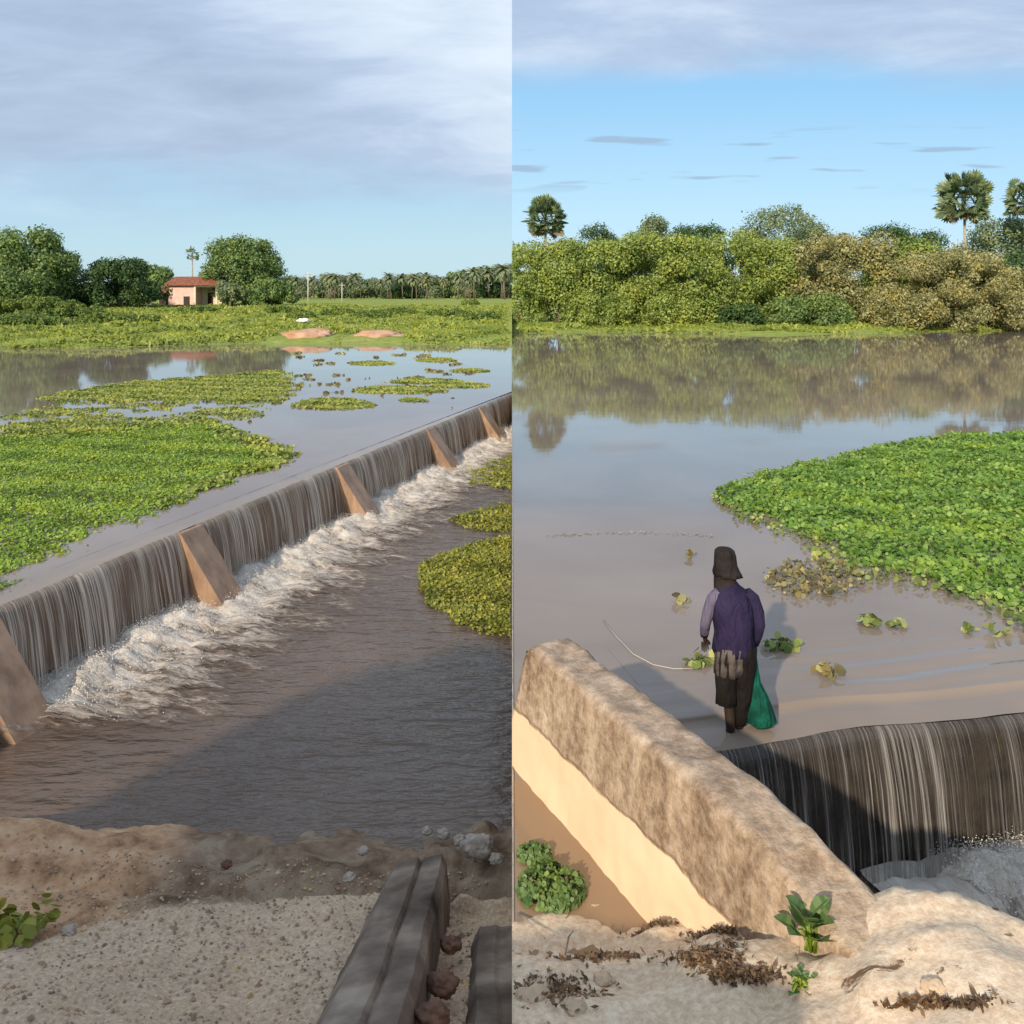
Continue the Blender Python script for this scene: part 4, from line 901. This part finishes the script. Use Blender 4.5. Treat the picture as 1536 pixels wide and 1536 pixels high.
for (hx, hy, hz, sg) in ((-.23, .15, .775, 1), (.17, .06, .70, -1)):
    for k in range(4):
        x = hx + (k-1.5)*.017; ln = (.032, .037, .035, .027)[k]
        fj = [((x, hy, hz+.005), .009), ((x, hy+.012, hz-ln), .0085), ((x, hy+.006, hz-ln*1.9), .0075), ((x, hy-.008, hz-ln*2.4), .006)]
        add_mesh(bm, skinmesh(fj, [(0, 1), (1, 2), (2, 3)], 0, 1))
    tj = [((hx+sg*.012, hy, hz+.02), .011), ((hx+sg*.042, hy+.015, hz-.008), .009), ((hx+sg*.045, hy+.015, hz-.036), .0075)]
    add_mesh(bm, skinmesh(tj, [(0, 1), (1, 2)], 0, 1))
for (c, s) in (((-.062, .188, 1.455), (.012, .016, .022)), ((-.062, .176, 1.415), (.022, .010, .007)), ((-.142, .10, 1.46), (.008, .016, .026)), ((.018, .10, 1.46), (.008, .016, .026))):
    r = bmesh.ops.create_uvsphere(bm, u_segments=10, v_segments=8, radius=1)
    for v in r['verts']: v.co = Vector((v.co.x*s[0]+c[0], v.co.y*s[1]+c[1], v.co.z*s[2]+c[2]))
build('body', bm, M['skin'], PERS, True)
for x in (-.092, -.032):
    bm = bmesh.new(); bmesh.ops.create_uvsphere(bm, u_segments=8, v_segments=6, radius=.011, matrix=Matrix.Translation((x, .172, 1.475))); build('eye', bm, M['white'], PERS, True)
bm = bmesh.new()
loft(bm, [(.0, .01, .73, .165, .125, .10), (.0, .01, .78, .178, .13, .09), (-.005, .01, .86, .172, .128, .06), (-.01, .01, .93, .168, .125, .07), (-.012, .01, 1.0, .172, .125, .06), (-.018, .015, 1.08, .18, .13, .05), (-.022, .02, 1.15, .178, .128, .04), (-.025, .03, 1.21, .172, .118, .03), (-.03, .035, 1.265, .155, .10, .02), (-.038, .05, 1.31, .10, .08, .01), (-.045, .065, 1.345, .07, .065, 0)], 40); roughen(bm, .016, 7, 3)
build('jacket', bm, M['jacket'], PERS, True)
bm = bmesh.new(); tube(bm, [(-.13, .03, 1.265), (-.185, .03, 1.2), (-.225, .035, 1.08), (-.25, .045, .98), (-.245, .09, .90), (-.237, .125, .84)], [.055, .058, .052, .050, .044, .036], 14); roughen(bm, .012, 9, 1); build('sleeve', bm, M['sleeve'], PERS, True)['label'] = 'left sleeve with sunlight put into its pale lilac'
bm = bmesh.new(); tube(bm, [(.10, .03, 1.26), (.155, .025, 1.2), (.195, .01, 1.08), (.205, .0, .98), (.195, .02, .88), (.18, .045, .79)], [.055, .06, .056, .052, .046, .038], 14); roughen(bm, .012, 9, 2); build('sleeve', bm, M['jacket'], PERS, True)['label'] = 'dark purple right sleeve'
bm = bmesh.new(); loft(bm, [(-.05, 0, .56, .125, .115, .12), (-.045, 0, .64, .135, .12, .09), (-.035, 0, .72, .145, .12, .06), (-.02, .0, .80, .15, .12, .03)], 30); build('shirt_hem', bm, M['shirt'], PERS, True)
bm = bmesh.new(); loft(bm, [(-.08, .0, .30, .088, .085, .08), (-.08, .0, .4, .088, .09, .07), (-.082, .0, .5, .09, .10, .06), (-.07, 0, .68, .11, .11, .02), (-.05, 0, .80, .12, .11, 0)], 18); loft(bm, [(.045, .04, .10, .055, .055, .06), (.055, .04, .2, .07, .065, .07), (.065, .03, .33, .085, .08, .06), (.075, .02, .5, .09, .095, .06), (.07, 0, .68, .11, .11, .02), (.06, 0, .80, .12, .11, 0)], 18)
build('shorts', bm, M['shorts'], PERS, True)
# hat with neck cloth
bm = bmesh.new(); loft(bm, [(-.04, .09, 1.385, .125, .125, .07), (-.055, .095, 1.42, .118, .12, .05), (-.06, .10, 1.47, .102, .112, .01), (-.065, .10, 1.56, .094, .104, .01), (-.07, .10, 1.60, .086, .096, .01), (-.072, .10, 1.618, .066, .076, 0)], 26)
build('hat', bm, M['hat'], PERS, True)
bm = bmesh.new(); loft(bm, [(-.07, .05, 1.24, .10, .085, .08), (-.07, .065, 1.32, .098, .09, .05), (-.07, .085, 1.40, .095, .095, .02), (-.06, .09, 1.43, .09, .09, 0)], 22); build('neck_cloth', bm, M['hat'], PERS, True)
# green net held in the right hand: top-level
bm = bmesh.new(); loft(bm, [(.045, 0, .0, .085, .07, .05), (.045, 0, .03, .135, .11, .05), (.04, 0, .12, .125, .10, .06), (.02, 0, .25, .085, .075, .08), (.0, 0, .38, .055, .05, .08), (-.012, 0, .5, .035, .035, .05), (-.015, 0, .60, .02, .02, 0), (-.015, 0, .68, .03, .03, .2)], 40); roughen(bm, .018, 11, 5)
o = build('fishing_net', bm, M['net'], None, True); o.location = (pl.x+.185, pl.y+.05, .015); tag(o, 'gathered green fishing net hanging from the right hand of the person', 'fishing net')
# ---------------------------------------------------------------- camera, light, world
cam = bpy.data.cameras.new('camera'); co = bpy.data.objects.new('camera', cam); COL.objects.link(co)
co.location = (0, 0, CH); co.rotation_euler = (math.pi/2, 0, 0); cam.sensor_width = 36; cam.lens = F/1536*36; cam.shift_y = -(768-HOR)/1536; cam.clip_end = 20000; cam.clip_start = .05
scene.camera = co
az = Vector((-.42, -.907)); EL = math.radians(25)
to = Vector((az.x*math.cos(EL), az.y*math.cos(EL), math.sin(EL)))
sl = bpy.data.lights.new('sun', 'SUN'); so = bpy.data.objects.new('sun', sl); COL.objects.link(so); sl.energy = 4.6; sl.angle = math.radians(1.2); sl.color = (1, .86, .68)
so.rotation_euler = to.to_track_quat('Z', 'Y').to_euler()
w = bpy.data.worlds.new('World'); scene.world = w; w.use_nodes = True; nt = w.node_tree
for n in list(nt.nodes): nt.nodes.remove(n)
out = nd(nt, 'ShaderNodeOutputWorld'); bg = nd(nt, 'ShaderNodeBackground'); bg.inputs[1].default_value = .1; nt.links.new(bg.outputs[0], out.inputs[0])
sky = nd(nt, 'ShaderNodeTexSky'); sky.sky_type = 'NISHITA'; sky.sun_disc = False; sky.sun_elevation = EL; sky.sun_rotation = math.atan2(to.x, to.y)
tc = nd(nt, 'ShaderNodeTexCoord').outputs['Generated']; sp_ = nd(nt, 'ShaderNodeSeparateXYZ'); nt.links.new(tc, sp_.inputs[0])
X, Y, Z = sp_.outputs
yy = mth(nt, 'ADD', mth(nt, 'ABSOLUTE', Y), .12); a = mth(nt, 'DIVIDE', X, yy); e = mth(nt, 'DIVIDE', Z, yy)
cb = nd(nt, 'ShaderNodeCombineXYZ'); nt.links.new(a, cb.inputs[0]); nt.links.new(e, cb.inputs[1]); ae = cb.outputs[0]
right = mth(nt, 'GREATER_THAN', X, 0.0)
S = 10.0
def C(*c): return tuple(x*S for x in c)
def rampS(fac, stops):
    r = ramp(nt, fac, stops); m = nd(nt, 'ShaderNodeVectorMath', operation='SCALE'); nt.links.new(r, m.inputs[0]); m.inputs['Scale'].default_value = S; return m.outputs[0]
es = mth(nt, 'MULTIPLY', e, 2.0, clamp=True)
gl = rampS(es, [(0, (.55, .76, .84)), (.2, (.42, .67, .85)), (.6, (.34, .58, .86)), (1, (.28, .5, .8))])
gr = rampS(es, [(0, (.60, .80, .95)), (.15, (.50, .77, .97)), (.42, (.30, .61, .93)), (1, (.25, .5, .85))])
base = mix(nt, right, gl, gr); base = mix(nt, .15, base, sky.outputs[0])
nA = nz(nt, ae, 1.0, 5, .55, .4, (3.0, 12, 1)); nB = nz(nt, ae, 1.0, 6, .6, .35, (5, 20, 1)); nC = nz(nt, ae, 1.0, 3, .5, .5, (1.6, 5, 1))
ml = sstep(nt, mth(nt, 'ADD', e, mth(nt, 'MULTIPLY', mth(nt, 'SUBTRACT', nA, .5), .16)), .06, .15)
mr = sstep(nt, mth(nt, 'ADD', e, mth(nt, 'MULTIPLY', mth(nt, 'SUBTRACT', nA, .5), .10)), .195, .25)
mk = mix(nt, right, ml, mr, 'FLOAT')
cl = mth(nt, 'ADD', mth(nt, 'MULTIPLY', nB, .6), mth(nt, 'MULTIPLY', nC, .4))
# brighter towards the upper right of the left sky
br = mth(nt, 'MULTIPLY', sstep(nt, mth(nt, 'ADD', a, mth(nt, 'MULTIPLY', e, 1.5)), .0, .45), mth(nt, 'SUBTRACT', 1.0, right)); cl = mth(nt, 'ADD', cl, mth(nt, 'SUBTRACT', mth(nt, 'MULTIPLY', br, .34), mth(nt, 'MULTIPLY', mth(nt, 'SUBTRACT', 1.0, right), .035)))
cl = mth(nt, 'ADD', cl, mth(nt, 'MULTIPLY', right, .03))
cc = rampS(cl, [(.34, (.36, .44, .59)), (.52, (.47, .57, .74)), (.64, (.62, .72, .86)), (.8, (.78, .86, .95))])
full = mix(nt, mth(nt, 'MULTIPLY', mk, .88), base, cc)
# little dark cloud bars low in the right sky
nD = nz(nt, ae, 1.0, 2, .4, .1, (9, 75, 1)); bar = mth(nt, 'MULTIPLY', sstep(nt, nD, .575, .65), mth(nt, 'MULTIPLY', sstep(nt, e, .095, .12), mth(nt, 'SUBTRACT', 1.0, sstep(nt, e, .155, .17))))
bar = mth(nt, 'MULTIPLY', mth(nt, 'MULTIPLY', bar, right), .75)
full = mix(nt, bar, full, C(.33, .45, .60))
nt.links.new(full, bg.inputs[0])
scene.view_settings.view_transform = 'Standard'; scene.view_settings.look = 'None'; scene.view_settings.exposure = .12; scene.view_settings.gamma = 1
scene.render.engine = 'CYCLES'
scene.cycles.max_bounces = 6; scene.cycles.transparent_max_bounces = 12; scene.cycles.caustics_reflective = False; scene.cycles.caustics_refractive = False
for o in scene.objects:
    if o.get('kind') == 'none': del o['kind']
